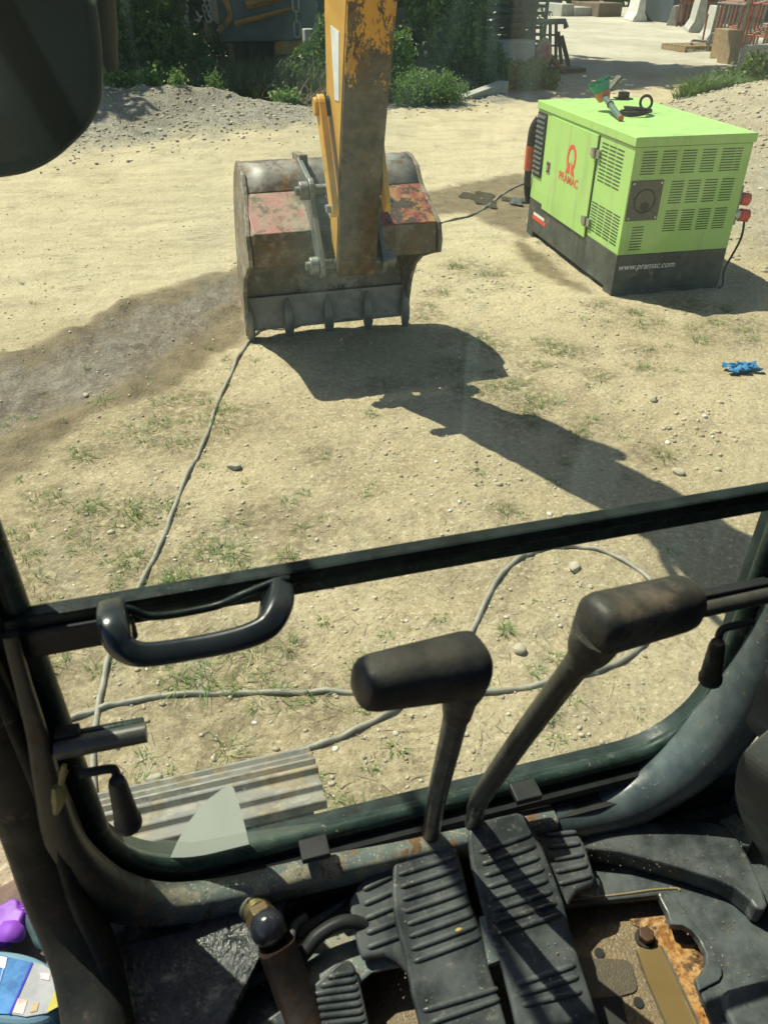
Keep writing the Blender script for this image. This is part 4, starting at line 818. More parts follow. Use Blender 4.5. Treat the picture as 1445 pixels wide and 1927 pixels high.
p = atz(1222, 28); tag(MB().cyl((p[0], p[1]+2, 0), (p[0], p[1]+2, 3.5), .14, 8).build('yellow_post', M['oldyellow']), 'yellow brown post right of the lone white barrier', 'post')
for i in range(7):
    x = 8+i*6.5+3*(i == 0); y = 62-i*1.0; qn = random.Random(50+i)
    bl = [(qn.uniform(-3.2, 3.2), qn.uniform(-1, 1), qn.uniform(2.0, 6), 2.2, 1.3, 1.4) for _ in range(6)]+[(x_, -1.2, .7, 1.6, .8, .9) for x_ in (-2.6, -.8, .9, 2.7)]
    tree((x, y), 7, bl, 8000, .5, 60+i, ['far hedge tree left of the yard end', 'far hedge tree above the slabs', 'far hedge tree above the brown skip', 'far hedge tree behind the white barrier', 'far hedge tree behind the rusty grids', 'far hedge tree behind the red frames', 'far hedge tree at the right edge'][i], 'hedge trees at the far end of the yard', .2)
# trees beside the digger shading the entrance of the yard
tree((15.5, 25.5), 8, [(0, 0, 6.2, 2.2, 1.6, 1.1), (-2.5, -.5, 6.0, 1.6, 1.3, .9), (2.2, 0, 5.6, 1.6, 1.3, .9), (-4.4, -.6, 5.6, 1.3, 1.2, .8)], 9000, .3, 90, 'tall tree over the yard whose shade crosses the entrance', TG, .12) if False else None
# ------------------------------------------------------------ EXCAVATOR
ex = thing('excavator', (.9, .3, 0), 'yellow and dark green excavator seen from its cab, its bucket set down on the dirt', 'excavator')
AX0, AX1 = .935, 1.163
def yz(l, x0, x1, name, mat, parent=ex, bev=.006, smooth=False):
    return MB().prism([(x0, y, z) for y, z in l], (x1-x0, 0, 0)).build(name, mat, parent, bevel=bev, smooth=smooth)
# arm: front (towards the cab) edge and back edge measured from the photo and from its shadow
arm_f = [(4.43, .70), (4.40, .78), (4.30, 1.2), (4.16, 1.62), (4.02, 2.02), (3.90, 2.34), (3.74, 2.52)]
arm_b = [(3.90, 3.15), (4.12, 3.05), (4.28, 2.85), (4.42, 2.45), (4.52, 2.05), (4.56, 1.6), (4.58, 1.2), (4.58, .86), (4.54, .72)]
arm = yz(arm_f+arm_b[:0]+[(3.70, 2.9)]+arm_b, AX0, AX1, 'arm', M['armwear'])
# painted side plate, the white sticker with it
yz([(4.435, .80), (4.315, 1.25), (4.18, 1.66), (4.04, 2.05), (3.92, 2.36), (4.25, 2.8), (4.40, 2.44), (4.50, 2.05), (4.54, 1.6), (4.56, 1.2), (4.56, .9)], AX0-.004, AX0-.001, 'side_paint', M['yellow'], arm, 0)
st = [(630, 48), (638.5, 60), (638.5, 190), (633, 190), (625, 160)]
yz([tuple(atx(*p, AX0-.006)[1:]) for p in ((622, 47), (638, 60), (638, 191), (630, 188))], AX0-.007, AX0-.005, 'sticker', M['sticker'], arm, 0)
# boom rises over the frame and comes down beside the cab
yz([(3.66, 2.50), (3.30, 2.60), (2.5, 2.72), (1.7, 2.55), (1.0, 2.05), (.3, 1.35), (-.2, .95), (-.6, 1.1), (-.3, 1.5), (.3, 2.1), (.9, 2.85), (1.6, 3.4), (2.2, 3.58), (2.8, 3.64), (3.4, 3.55), (3.98, 3.30), (4.02, 3.0), (3.98, 2.75), (3.82, 2.55)], .955, 1.145, 'boom', M['yellow'], ex, .01)
MB().cyl((.90, 3.86, 2.78), (1.2, 3.86, 2.78), .09, 24).build('boom_pin', M['greysteel'], ex, smooth=True)
MB().cyl((1.05, 1.6, 3.66), (1.05, 3.1, 3.80), .07, 20).build('arm_cylinder', M['yellow'], ex, smooth=True); MB().cyl((1.05, 3.1, 3.80), (1.05, 4.05, 3.3), .04, 16).build('arm_cylinder_rod', M['chrome'], ex, smooth=True)
for dx, s_ in ((-.07, 0), (.07, .12)):
    MB().tube([(1.05+dx, 3.75, 2.72), (1.05+dx, 3.6, 2.50-s_*.5), (1.05+dx, 3.3, 2.38-s_*.5), (1.05+dx, 2.95, 2.48), (1.05+dx, 2.75, 2.75)], .022, 10, smooth=6).build('hydraulic_hose', M['black'], ex, smooth=True)
# bucket cylinder behind the arm
MB().cyl((1.05, 4.62, 2.9), (1.05, 4.78, 2.15), .055, 18).build('bucket_cylinder', M['yellow'], ex, smooth=True); MB().cyl((1.05, 4.78, 2.15), (1.05, 4.68, 1.62), .032, 16).build('bucket_cylinder_rod', M['chrome'], ex, smooth=True)
# yellow rocker links
for x0, x1, s in ((.868, .905, -1), (1.172, 1.20, 1)):
    cT = atx(603, 200, .885); cB = atx(628, 392, .885); 
    if s > 0: cT = np.array([0, cT[1]+.02, cT[2]]); cB = np.array([0, cB[1]+.03, cB[2]])
    d = cB[1:]-cT[1:]; L_ = np.linalg.norm(d); d /= L_; n = np.array([-d[1], d[0]]); pts = []
    for i in range(13): t = math.pi*i/12; e = -d*math.sin(t)+n*math.cos(t); pts.append(cT[1:]+e*.058)
    for i in range(13): t = math.pi*i/12; e = d*math.sin(t)-n*math.cos(t); pts.append(cB[1:]+e*.045)
    lk = yz([tuple(p) for p in pts], x0, x1, 'rocker_link', M['yellow'], ex, .005)
    xo = x0-.02 if s < 0 else x1
    MB().cyl((xo, *cT[1:]), (xo+.02, *cT[1:]), .045, 20).build('pin_cap', M['yellow'], lk, smooth=True, bevel=.004)
    MB().cyl((xo-.004, *cB[1:]), (xo+.022, *cB[1:]), .022, 16).build('pin', M['greysteel'], lk, smooth=True)
    MB().cyl((.915 if s < 0 else 1.163, *cT[1:]), (.935 if s < 0 else 1.17, *cT[1:]), .05, 20).build('spacer', M['black'], lk, smooth=True)
# ---- bucket
bk = thing('bucket', (1.05, 5.0, 0), None, None); bk.parent = ex; bk.location = (1.05-.9, 5.0-.3, 0); 
BX0, BX1 = .458, 1.652
prof = [(5.40, .035), (5.47, .22), (5.55, .45), (5.60, .70), (5.575, .92), (5.47, 1.09), (5.33, 1.18), (5.18, 1.195), (5.06, 1.15), (4.98, 1.06)]
def taper(y, z, x):          # the bucket narrows a little towards its curved back
    k = min(1, max(0, (z-.4)/.8))*.045 if y > 4.9 else 0
    return x+(k if x < 1.05 else -k)
ps = [tuple(p[1:]) for p in spline([np.array((0, *p)) for p in prof], 4)]
def shell(off, name, mat):
    V = []; F = []; n = len(ps)
    for y, z in ps:
        for x in np.linspace(BX0+.012, BX1-.012, 9): V.append((taper(y, z, x), y, z))
    for i in range(n-1):
        for j in range(8): F.append((i*9+j, i*9+j+1, (i+1)*9+j+1, (i+1)*9+j))
    m_ = MB(); m_.add(V, F); o = m_.build(name, mat, bk, smooth=60); s_ = o.modifiers.new('solid', 'SOLIDIFY'); s_.thickness = .02; s_.offset = off; return o
shell(0, 'bucket_shell', M['shell'])
# darker inner liner
def inner():
    V = []; F = []; q_ = ps[:-1]; n = len(q_)
    for i, (y, z) in enumerate(q_):
        t = np.array(q_[min(i+1, n-1)])-np.array(q_[max(i-1, 0)]); t = t/np.linalg.norm(t); nn = np.array([-t[1], t[0]])*.016
        for x in np.linspace(BX0+.014, BX1-.014, 9): V.append((taper(y, z, x), y+nn[0], z+nn[1]))
    for i in range(n-1):
        for j in range(8): F.append((i*9+j, (i+1)*9+j, (i+1)*9+j+1, i*9+j+1))
    m_ = MB(); m_.add(V, F); return m_.build('bucket_liner', M['inner'], bk, smooth=60)
inner()
side = [(5.405, .0), (5.35, .10), (5.32, .22), (5.27, .36), (5.16, .50), (5.00, .60), (4.80, .68), (4.68, .72), (4.66, .80), (4.70, .90), (4.96, 1.07), (5.05, 1.17)]+[(y+.012, z+.012) for y, z in ps[::-1][6:]]+[(5.45, .02)]
for x0, x1 in ((BX0-.012, BX0+.014), (BX1-.014, BX1+.012)):
    V = [(taper(y, z, x0 if x0 > 1 else x0), y, z) for y, z in side]; W = [(taper(y, z, x1), y, z) for y, z in side]; n = len(side)
    m_ = MB(); m_.add(V+W, [tuple(range(n)), tuple(range(n, 2*n))[::-1]]+[(i, n+i, n+(i+1) % n, (i+1) % n) for i in range(n)])
    o = m_.build('side_plate', M['bucket'], bk, bevel=.004)
    bm = bmesh.new(); bm.from_mesh(o.data); bmesh.ops.recalc_face_normals(bm, faces=bm.faces); bm.to_mesh(o.data); bm.free()
# red box section across the top and its rusty front band
for x0, x1, mt in ((BX0+.02, .905, 'redplate'), (1.185, BX1-.02, 'redplate2')):
    yz([(4.98, 1.075), (4.70, .905), (4.72, .885), (5.0, 1.05)], x0+.012, x1, 'hinge_plate', M[mt], bk, .006)
    yz([(4.70, .900), (4.682, .72), (4.76, .70), (4.80, .86), (4.95, 1.0), (4.96, 1.04)], x0, x1, 'hinge_band', M['band'], bk, .006)
# middle section between the ears
yz([(5.0, 1.07), (4.80, .95), (4.66, .86), (4.64, .74), (4.80, .76), (5.0, .9)], .905, 1.185, 'centre_plate', M['band'], bk, .006)
# cutting edge and teeth
ce_ = MB(); xs = np.linspace(BX0+.014, BX1-.014, 41); tx = [BX0+.02, .755, 1.05, 1.345, BX1-.02]; V = []; 
for x in xs:
    d = min(abs(x-t) for t in tx); z0 = .045+.028*min(1, d/.12)
    V += [(x, 5.392, z0), (x, 5.392+.05, .27), (x, 5.37+.05, .27), (x, 5.37, z0)]
F = [(i*4+k, i*4+(k+1) % 4, (i+1)*4+(k+1) % 4, (i+1)*4+k) for i in range(40) for k in range(4)]+[(0, 3, 2, 1), (160, 161, 162, 163)]
ce_.add(V, F).build('cutting_edge', pm('dusty_edge_steel', (.40, .395, .35), (.28, .27, .235), 9, .55, .2, c3=(.13, .10, .07), th3=(.58, .72)), bk)
for i, x in enumerate(tx):
    w1, w2 = (.030, .018) if 0 < i < 4 else (.026, .018); P = []
    for y, z, ww, th_ in ((5.375, .265, w1*.35, .008), (5.362, .20, w1*1.0, .030), (5.352, .12, w1*1.25, .042), (5.350, .05, w1*1.2, .038), (5.350, -.03, w2*1.2, .012)):
        for k in range(10):
            t = 2*math.pi*k/10; P.append((x+ww*math.copysign(abs(math.cos(t))**.6, math.cos(t)), y+th_*math.copysign(abs(math.sin(t))**.6, math.sin(t))-.008, z))
    m_ = MB(); m_.add(P, [(r*10+k, r*10+(k+1) % 10, (r+1)*10+(k+1) % 10, (r+1)*10+k) for r in range(4) for k in range(10)]+[tuple(range(10)), tuple(range(40, 50))[::-1]]); m_.build('tooth', M['greysteel'], bk, smooth=50)
# hinge ears with their two bosses
pA = np.array([4.50, .76]); pBn = atx(588, 350, .85)[1:]
for x0, x1, s in ((.838, .866, -1), (1.212, 1.24, 1)):
    pts = []; A, B = pA, np.array([4.72, 1.13])
    for i in range(9): t = math.pi*(.95+i/8*1.0); pts.append(A+.075*np.array([math.cos(t), math.sin(t)]))
    for y, z in ((4.70, .86), (4.90, .98), (5.02, 1.12), (5.06, 1.25)): pts.append(np.array([y, z]))
    for i in range(9): t = math.pi*(.35+i/8*.85); pts.append(B+.07*np.array([math.cos(t), math.sin(t)]))
    ear = yz([tuple(p) for p in pts], x0, x1, 'hinge_ear', M['greysteel'], bk, .004)
    for c, r in ((A, .050), (B, .052)):
        xa, xb = (x0-.055, x0) if s < 0 else (x1, x1+.055); MB().cyl((xa, *c), (xb, *c), r, 24).build('boss', M['greysteel'], ear, smooth=True, bevel=.006)
        xa, xb = (x0-.078, x0-.055) if s < 0 else (x1+.055, x1+.07); MB().cyl((xa, *c), (xb, *c), .026, 16).build('bolt', M['greysteel'], ear, smooth=True)
MB().cyl((.84, *pA), (1.24, *pA), .035, 16).build('bucket_pin', M['greysteel'], bk, smooth=True); MB().cyl((.84, 4.72, 1.13), (1.24, 4.72, 1.13), .033, 16).build('link_pin', M['greysteel'], bk, smooth=True)
yz([(4.585, 1.63), (4.67, 1.63), (4.80, 1.12), (4.60, 1.02)], .945, 1.155, 'push_link', M['greysteel'], ex, .01)
p = aty(573, 330, 5.05); MB().prism([(p[0]-.03, 4.98, 1.1), (p[0]-.03, 5.02, 1.27), (p[0]-.03, 5.30, 1.24), (p[0]-.03, 5.3, 1.15)], (.05, 0, 0)).build('lifting_lug', M['band'], bk, bevel=.006)
# ---- crawler track under the cab
tk = thing('crawler_track', (-.1, 1, 0), None, None); tk.parent = ex; tk.location = (-.1-.9, 1-.3, 0)
TX0, TX1 = -.40, .155
def tpath(s):
    """point and tangent along the top run then round the idler at the front"""
    Rk = .30; yc = 1.05; zc = .31
    if s < 0: return np.array([yc+s, zc+Rk]), np.array([1, 0.])
    a = min(s/Rk, math.pi); 
    if s/Rk > math.pi: return np.array([yc-(s-math.pi*Rk), zc-Rk]), np.array([-1, 0.])
    return np.array([yc+Rk*math.sin(a), zc+Rk*math.cos(a)]), np.array([math.cos(a), -math.sin(a)])
for i in range(20):
    s0 = -1.5+i*.142; 
    c, t = tpath(s0); n = np.array([-t[1], t[0]]); 
    if n @ (c-np.array([1.05, .31])) < 0 and abs(c[0]-1.05) < .31: n = -n
    pr = [(-.062, 0), (.066, 0), (.066, .010), (.060, .030), (.048, .030), (.042, .012), (.012, .012), (.006, .027), (-.008, .027), (-.014, .012), (-.040, .012), (-.046, .026), (-.060, .026), (-.062, .008)]
    pts = [c+t*a+n*b for a, b in pr]; MB().prism([(TX0, *p) for p in pts], (TX1-TX0, 0, 0)).build('track_shoe', M['track'], tk, bevel=.002, seg=1)
MB().cyl((-.22, 1.05, .31), (-.02, 1.05, .31), .27, 28).build('idler_wheel', M['darkmetal'], tk, smooth=True); MB().box(-.24, 0, -.8, 1.0, .12, .5).build('track_frame', M['darkmetal'], tk, bevel=.02)
# ---- cab shell
WX0, WX1, WZ0, WY = -.212, .742, 1.125, .66
MB().box(-.34, 1.0, -1.0, .70, 2.72, 2.78).build('cab_roof', M['frame'], ex, bevel=.01)
MB().box(-.34, 1.0, -1.02, -.98, 1.0, 2.72).build('cab_back_wall', M['frame'], ex)
MB().box(.86, .90, -.98, .62, 1.0, 1.75).build('cab_right_wall', M['pillar'], ex, bevel=.008)
MB().box(-.34, .9, -1.0, .72, .90, .955).build('cab_underfloor', M['darkmetal'], ex)
MB().box(-.34, -.30, -1, -.2, 1.0, 2.72).build('cab_left_wall', M['pillar'], ex)
# front panel with the window opening cut out of it
def loop(x0, x1, z0, z1, rb, rt, n=10):
    P = []
    for (cx, cz, r, a0) in ((x1-rb, z0+rb, rb, -90), (x1-rt, z1-rt, rt, 0), (x0+rt, z1-rt, rt, 90), (x0+rb, z0+rb, rb, 180)):
        for i in range(n+1): t = math.radians(a0+90*i/n); P.append((cx+r*math.cos(t), cz+r*math.sin(t)))
    return P
IN = loop(WX0, WX1, WZ0, 2.60, .14, .05); OUT = loop(WX0-.075, WX1+.14, WZ0-.035, 2.74, .17, .05)
n = len(IN); V = [(x, WY+.0, z) for x, z in IN]+[(x, WY+.0, z) for x, z in OUT]+[(x, WY+.05, z) for x, z in IN]+[(x, WY+.05, z) for x, z in OUT]
F = []
for i in range(n):
    j = (i+1) % n; F += [(i, j, n+j, n+i), (2*n+i, 3*n+i, 3*n+j, 2*n+j), (i, 2*n+i, 2*n+j, j), (n+i, n+j, 3*n+j, 3*n+i)]
fp = MB().add(V, F).build('cab_front_frame', M['frame'], ex, smooth=30)
sl_ = loop(WX0+.004, WX1-.004, WZ0+.006, 2.59, .135, .05, 14); MB().tube([(x, WY+.012, z) for x, z in sl_+[sl_[0]]], .013, 10, caps=False).build('window_seal', M['seal'], fp, smooth=True)
sl2 = loop(WX0-.018, WX1+.022, WZ0-.018, 2.62, .15, .05, 14); MB().tube([(x, WY-.008, z) for x, z in sl2+[sl2[0]]], .011, 8, caps=False).build('rubber_gasket', M['black'], fp, smooth=True)
# sill painted grey, then the fat rounded corner tube on the right
pt = [aty(x, y, .628) for x, y in ((20, 1195), (45, 1290), (70, 1380), (92, 1480), (118, 1575), (162, 1645), (232, 1690), (320, 1702), (440, 1684), (550, 1656))]+[aty(x, y, .632) for x, y in ((700, 1622), (860, 1585), (1038, 1545))]
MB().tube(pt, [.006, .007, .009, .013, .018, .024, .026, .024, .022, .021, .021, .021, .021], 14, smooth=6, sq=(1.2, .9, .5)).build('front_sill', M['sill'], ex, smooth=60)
pt = [aty(x, y, yy) for x, y, yy in ((1036, 1548, .635), (1120, 1527, .64), (1200, 1495, .64), (1290, 1435, .64), (1365, 1360, .64), (1425, 1270, .64), (1490, 1150, .64), (1560, 980, .64))]
MB().tube(pt, [.030, .038, .044, .047, .047, .046, .046, .046], 18, smooth=6).build('corner_tube', M['sillright'], ex, smooth=60)
MB().box(-.30, .90, .622, .654, .945, 1.088).build('front_kick_panel', M['black'], ex)
MB().box(-.30, -.12, .60, .62, .957, 1.095).build('left_kick_box', M['pillar'], ex)
MB().box(.79, .86, .05, .62, .957, 1.17).build('right_lining', M['sillright'], ex, bevel=.01)
# little clips on the sill
for px, py in ((594, 1606), (993, 1497)):
    p = aty(px, py, .63); MB().box(p[0]-.021, p[0]+.021, .622, .655, p[2]-.008, p[2]+.004).build('seal_clip', M['black'], ex, bevel=.002)
# left pillar sweeping back into the door sill
pl_ = [(-.265, .66, 2.72), (-.265, .66, 2.0), (-.267, .66, 1.55), (-.268, .655, 1.36), (-.268, .63, 1.22), (-.248, .57, 1.135), (-.235, .47, 1.09), (-.230, .3, 1.06), (-.230, -.2, 1.05), (-.230, -.9, 1.05)]
MB().tube(pl_, [.038, .038, .040, .040, .040, .040, .042, .042, .042, .042], 16, smooth=6, sq=(1, 1, .8)).build('door_pillar', M['pillar'], ex, smooth=60)
MB().tube([(p[0]-.019, p[1]-.022, p[2]+.0) for p in pl_], .012, 8, smooth=6).build('door_seal', pm('brown_worn_seal', (.13, .08, .06), (.07, .05, .04), 10, .6), ex, smooth=60)
MB().tube([(p[0]+.026, p[1]-.026, p[2]+.012) for p in pl_], .012, 8, smooth=6).build('pillar_trim', M['pillar'], ex, smooth=60)
MB().box(-.26, -.10, .28, .64, .957, 1.0).build('left_floor_box', M['wetfloor'], ex, bevel=.02)
MB().prism([(-.20, .645, 1.10), (.05, .645, 1.09), (.05, .60, .98), (-.14, .52, .98), (-.20, .4, 1.0), (-.22, .3, 1.06), (-.23, .5, 1.1)], (.0, .0, -.015)).build('left_kick_panel', M['wetfloor'], ex)
# window bar between the two panes
ZB0, ZB1 = 1.624, 1.667
m_ = MB(); m_.box(WX0-.01, WX1+.01, .650, .672, 1.643, 1.661); bar = m_.build('window_bar', M['frame'], ex, bevel=.004)
MB().box(WX0-.01, WX1+.01, .653, .669, 1.625, 1.6428).build('bar_lip', M['sill'] if False else M['seal'], bar, bevel=.003)
MB().box(WX0-.01, -.095, .642, .6495, 1.612, 1.648).build('bar_bracket', M['black'], bar, bevel=.004)
# grab handle under the bar
hp = [aty(x, y, yy) for x, y, yy in ((216, 1165, .636), (217, 1188, .60), (232, 1219, .585), (275, 1232, .58), (370, 1219, .58), (450, 1202, .58), (498, 1182, .585), (518, 1152, .60), (522, 1118, .636))]
MB().tube(hp, [.018, .0175, .0155, .0145, .014, .0145, .0155, .0165, .016], 20, smooth=6, sq=(.85, 1.25, .5)).build('grab_handle', pm('dark_blue_grey_plastic', (.014, .020, .024), (.022, .030, .034), 6, .30, bump=.05), bar, smooth=60)
MB().tube([aty(190, 1150, .638), aty(240, 1146, .634), aty(290, 1160, .636), aty(400, 1142, .636), aty(460, 1118, .634), aty(520, 1094, .638), aty(545, 1090, .638)], .0045, 8, smooth=5).build('handle_plate', M['frame'], bar, smooth=60)
# panes
MB().box(WX0, WX1, .668, .671, 1.66, 2.60).build('upper_windscreen', M['glass'], ex)
lw = MB().prism([(x, .676, z) for x, z in loop(WX0-.005, WX1+.005, WZ0, 1.645, .135, .01)], (0, .003, 0)).build('lower_windscreen', M['glass'], ex)
arc = [(470, 1592), (318, 1624), (322, 1612), (335, 1582), (352, 1552), (372, 1525), (395, 1502), (418, 1485), (433, 1477), (440, 1483), (452, 1520), (464, 1565)]
MB().add([aty(x, y, .6745) for x, y in arc], [tuple(range(len(arc)))]).build('pale_patch', M['palefilm'], lw)  # pale, nearly opaque patch on the lower pane
mud = [(180, 1560), (260, 1575), (360, 1585), (500, 1560), (600, 1548), (640, 1560), (620, 1590), (450, 1625), (330, 1645), (240, 1650), (200, 1625)]
MB().add([aty(x, y, .6735) for x, y in mud], [tuple(range(len(mud)))]).build('dust_patch', M['dustfilm'], lw)
# sliding bolts with hanging black levers
def latch(px, lab):
    m_ = MB()
    if px == 'left':
        A, B = aty(105, 1412, .625), aty(276, 1378, .625); T0, T1 = aty(115, 1392, .64), aty(272, 1362, .64); c = aty(140, 1450, .60); path = [(150, 1457), (205, 1447), (218, 1452), (222, 1475)]; G1, G2 = aty(220, 1468, .585), aty(243, 1552, .585)
    else:
        A, B = aty(1228, 1166, .625), aty(1450, 1118, .625); T0, T1 = aty(1222, 1144, .64), aty(1450, 1098, .64); path = [(1415, 1170), (1370, 1180), (1354, 1190), (1350, 1215)]; G1, G2 = aty(1350, 1208, .585), aty(1335, 1280, .585)
    r = MB().tube([T0, T1], .0085, 10).build('window_catch', M['seal'], ex, smooth=True, bevel=.002)
    MB().cyl(A, B, .0115, 16).build('sliding_bolt', M['greysteel'] if px == 'x' else pm('dark_bolt_steel', (.06, .065, .06), (.10, .10, .09), 14, .4, .4), r, smooth=True)
    MB().box(min(A[0], B[0])+(.0 if px == 'left' else .07), max(A[0], B[0])-(.07 if px == 'left' else 0), .630, .645, min(A[2], B[2])-.016, max(A[2], B[2])+.016).build('bolt_bracket', M['black'], r, bevel=.002)
    MB().tube([aty(x, y, .595) for x, y in path], .0052, 8, smooth=5).build('lever_rod', M['black'], r, smooth=True)
    MB().tube([G1, G1*.9+G2*.1, G1*.5+G2*.5, G1*.12+G2*.88, G1*.1+G2*.9, G2], [.0085, .0105, .0125, .0145, .016, .0155], 14).build('lever_grip', M['black'], r, smooth=40)
latch('left', 0); latch('right', 0)
kn = MB(); kn.tube([aty(108, 1480, .60), aty(112, 1500, .597), aty(106, 1530, .6)], [.006, .009, .003], 7, smooth=3); kn.tube([aty(122, 1440, .60), aty(115, 1475, .60), aty(125, 1450, .605)], .0028, 6, smooth=3)
kn.build('string_knot', pm('yellow_string', (.22, .19, .06), (.15, .13, .05), 20, .9), ex, smooth=True)
# ---- floor: rubber mat with a cut-out over the rusty well
ZF = 1.0
Q3 = lambda X, Y: (1020+X/3.4, 1480+Y/3.4)
Q4 = lambda X, Y: (640+X/1.795, 1480+Y/1.795)
Q2 = lambda X, Y: (400+X/3.803, 1560+Y/3.803)
well = [Q3(*p) for p in ((-60, 775), (180, 752), (745, 695), (795, 800), (822, 885), (905, 890), (962, 925), (1005, 985), (1042, 1065), (1045, 1130), (1020, 1185), (975, 1225), (1110, 1560), (1180, 1750))]
mat_out = [(1300, 2050), (1700, 2050), (1640, 1700), (1500, 1530), (1330, 1500), (1010, 1550), (840, 1600), (860, 1700)]
MB().prism([atz(*p, ZF) for p in [(1000, 1708)]+well[1:]+mat_out[1:-1]+[(1000, 1590)]], (0, 0, -.016)).build('floor_mat', M['matting'], ex, bevel=.003)
rim = [Q3(*p) for p in ((745, 700), (800, 690), (850, 700), (960, 860), (1075, 1000), (1150, 1165), (1150, 1205), (1130, 1240), (1000, 1308), (978, 1228), (1024, 1188), (1048, 1130), (1045, 1065), (1008, 985), (965, 925), (905, 888), (824, 883), (798, 800))]
MB().prism([atz(*p, ZF+.0055) for p in rim], (0, 0, -.005)).build('mat_rim', M['matting'], ex, bevel=.002)
M1 = [Q4(*p) for p in ((700, 135), (790, 128), (900, 122), (1060, 119), (1230, 115), (1270, 122), (1305, 140), (1345, 180), (1385, 250), (1420, 330), (1443, 400), (1432, 418), (1405, 412), (1385, 385), (1330, 340), (1270, 312), (1200, 290), (1100, 260), (950, 222), (835, 210), (760, 205))]
MB().prism([atz(*p, ZF+.042) for p in M1], (0, 0, -.040)).build('raised_mat', M['rubber'], ex, bevel=.004)
MB().prism([atz(*p, ZF+.018) for p in [Q3(*q_) for q_ in ((1150, 1320), (1190, 1290), (1400, 1235), (1500, 1225), (1600, 1600), (1250, 1600), (1160, 1420))]], (0, 0, -.017)).build('mat_pad', M['rubber'], ex, bevel=.010, seg=4)
MB().tube([atz(*Q3(*p), ZF+.001) for p in ((190, 725), (500, 690), (700, 662), (850, 652), (880, 665))], .0018, 6, smooth=4).build('dirt_line', pm('dry_earth_line', (.30, .22, .11), (.24, .18, .09), 20, .9), ex)
# well
ZW = .962
def flat(l, z, t, name, mat, bev=.0): return MB().prism([atz(*Q3(*p), z) for p in l], (0, 0, -t)).build(name, mat, ex, bevel=bev)
MB().box(-.05, .66, .05, .62, .956, ZW-.002).build('well_floor', M['mudplate'], ex)
flat([(560, 850), (790, 820), (850, 990), (900, 1010), (990, 1010), (1045, 1065), (1048, 1140), (985, 1225), (1180, 1750), (1010, 1750), (985, 1520), (760, 1020), (690, 1010), (700, 940), (580, 880)], ZW+.001, .002, 'rusted_plate', M['rust'])
flat([(600, 1045), (640, 1025), (730, 1010), (765, 1030), (800, 1105), (985, 1500), (1010, 1600), (820, 1600), (770, 1480), (660, 1220)], ZW+.0015, .002, 'water_channel', M['mudwater'])
MB().tube([atz(*Q3(*p), ZW+.002) for p in ((598, 1045), (660, 1225), (775, 1490), (820, 1600))], .0016, 6).build('channel_edge', M['mudshadow'], ex)
MB().tube([atz(*Q3(*p), ZW+.002) for p in ((765, 1028), (805, 1105), (990, 1500), (1020, 1620))], .0020, 6).build('channel_edge', M['steel'], ex)
flat([(200, 1090), (400, 1100), (520, 1108), (555, 1118), (575, 1145), (592, 1210), (605, 1275), (600, 1300), (580, 1318), (500, 1340), (200, 1370)], ZW+.001, .002, 'grip_shadow_patch', M['mudshadow'])  # the lever grip's cast shadow, painted as a dark flat patch
flat([(200, 1365), (505, 1340), (540, 1500), (560, 1650), (200, 1650)], ZW+.002, .002, 'dark_strip', M['darkmetal'])
for X, Y in ((365, 1065), (615, 1382)):
    c = atz(*Q3(X, Y), ZW); MB().cyl(c+[0, 0, -.001], c+[0, 0, .0008], .0075, 18).build('bolt_hole', M['black'], ex)
c = atz(*Q3(655, 975), ZW); bo = MB().cyl(c+[0, 0, 0], c+[0, 0, .004], .0155, 24).build('washer', M['darkmetal'], ex, smooth=True); MB().cyl(c+[0, 0, .004], c+[0, 0, .017], .0125, 6).build('bolt', pm('rusty_bolt', (.10, .05, .025), (.05, .03, .02), 30, .5, .4), ex, bevel=.0015)
# ---- ribbed rubber pedals on a plane that falls towards the seat
SLP = .30
def pz(x, y, zf, yf=.60): return onp(x, y, (0, yf, zf), (0, -SLP, 1))
def pedal(name, out, zf, ribs, thick=.012, rr=.0042, mat='rubber', label=None):
    top_ = [pz(*p, zf) for p in out]; o = MB().prism(top_, (0, 0, -thick)).build(name, M[mat], ex, bevel=.005, seg=3)
    up = np.array([0, -SLP, 1.])/math.hypot(1, SLP)
    for (a, b) in ribs:
        A, B = pz(*a, zf), pz(*b, zf); m_ = MB(); m_.tube([A*.97+B*.03-up*.002, A*.9+B*.1, (A+B)/2, A*.1+B*.9, A*.03+B*.97-up*.002], [rr*.4, rr, rr*1.1, rr, rr*.4], 8, smooth=3)
        m_.build('tread_rib', M[mat], o, smooth=60)
    if label: o['label'] = label
    return o
def ribset(a0, b0, a1, b1, n, Qf):
    return [(Qf(*[a0[k]+(a1[k]-a0[k])*i/(n-1) for k in (0, 1)]), Qf(*[b0[k]+(b1[k]-b0[k])*i/(n-1) for k in (0, 1)])) for i in range(n)]
Lw = [Q4(*p) for p in ((30, 385), (60, 335), (130, 260), (185, 212), (230, 230), (240, 430), (260, 640), (225, 625), (190, 590), (150, 570), (75, 580), (60, 540), (45, 470))]
pedal('pedal_wing', Lw, 1.078, ribset((75, 350), (180, 300), (90, 545), (215, 500), 5, Q4), .014, label='pedal pad with a bent-out wing at the left')
Rw = [Q4(*p) for p in ((600, 90), (660, 95), (770, 148), (812, 168), (830, 205), (860, 305), (856, 328), (800, 350), (782, 375), (768, 402), (700, 300))]
pedal('pedal_wing', Rw, 1.070, ribset((690, 165), (800, 155), (735, 330), (850, 300), 5, Q4), .014, label='pedal pad with a bent-out wing at the right')
pedal('pedal_bracket', [Q4(*p) for p in ((780, 330), (860, 300), (880, 315), (880, 335), (865, 345), (790, 360))], 1.055, [], .01)
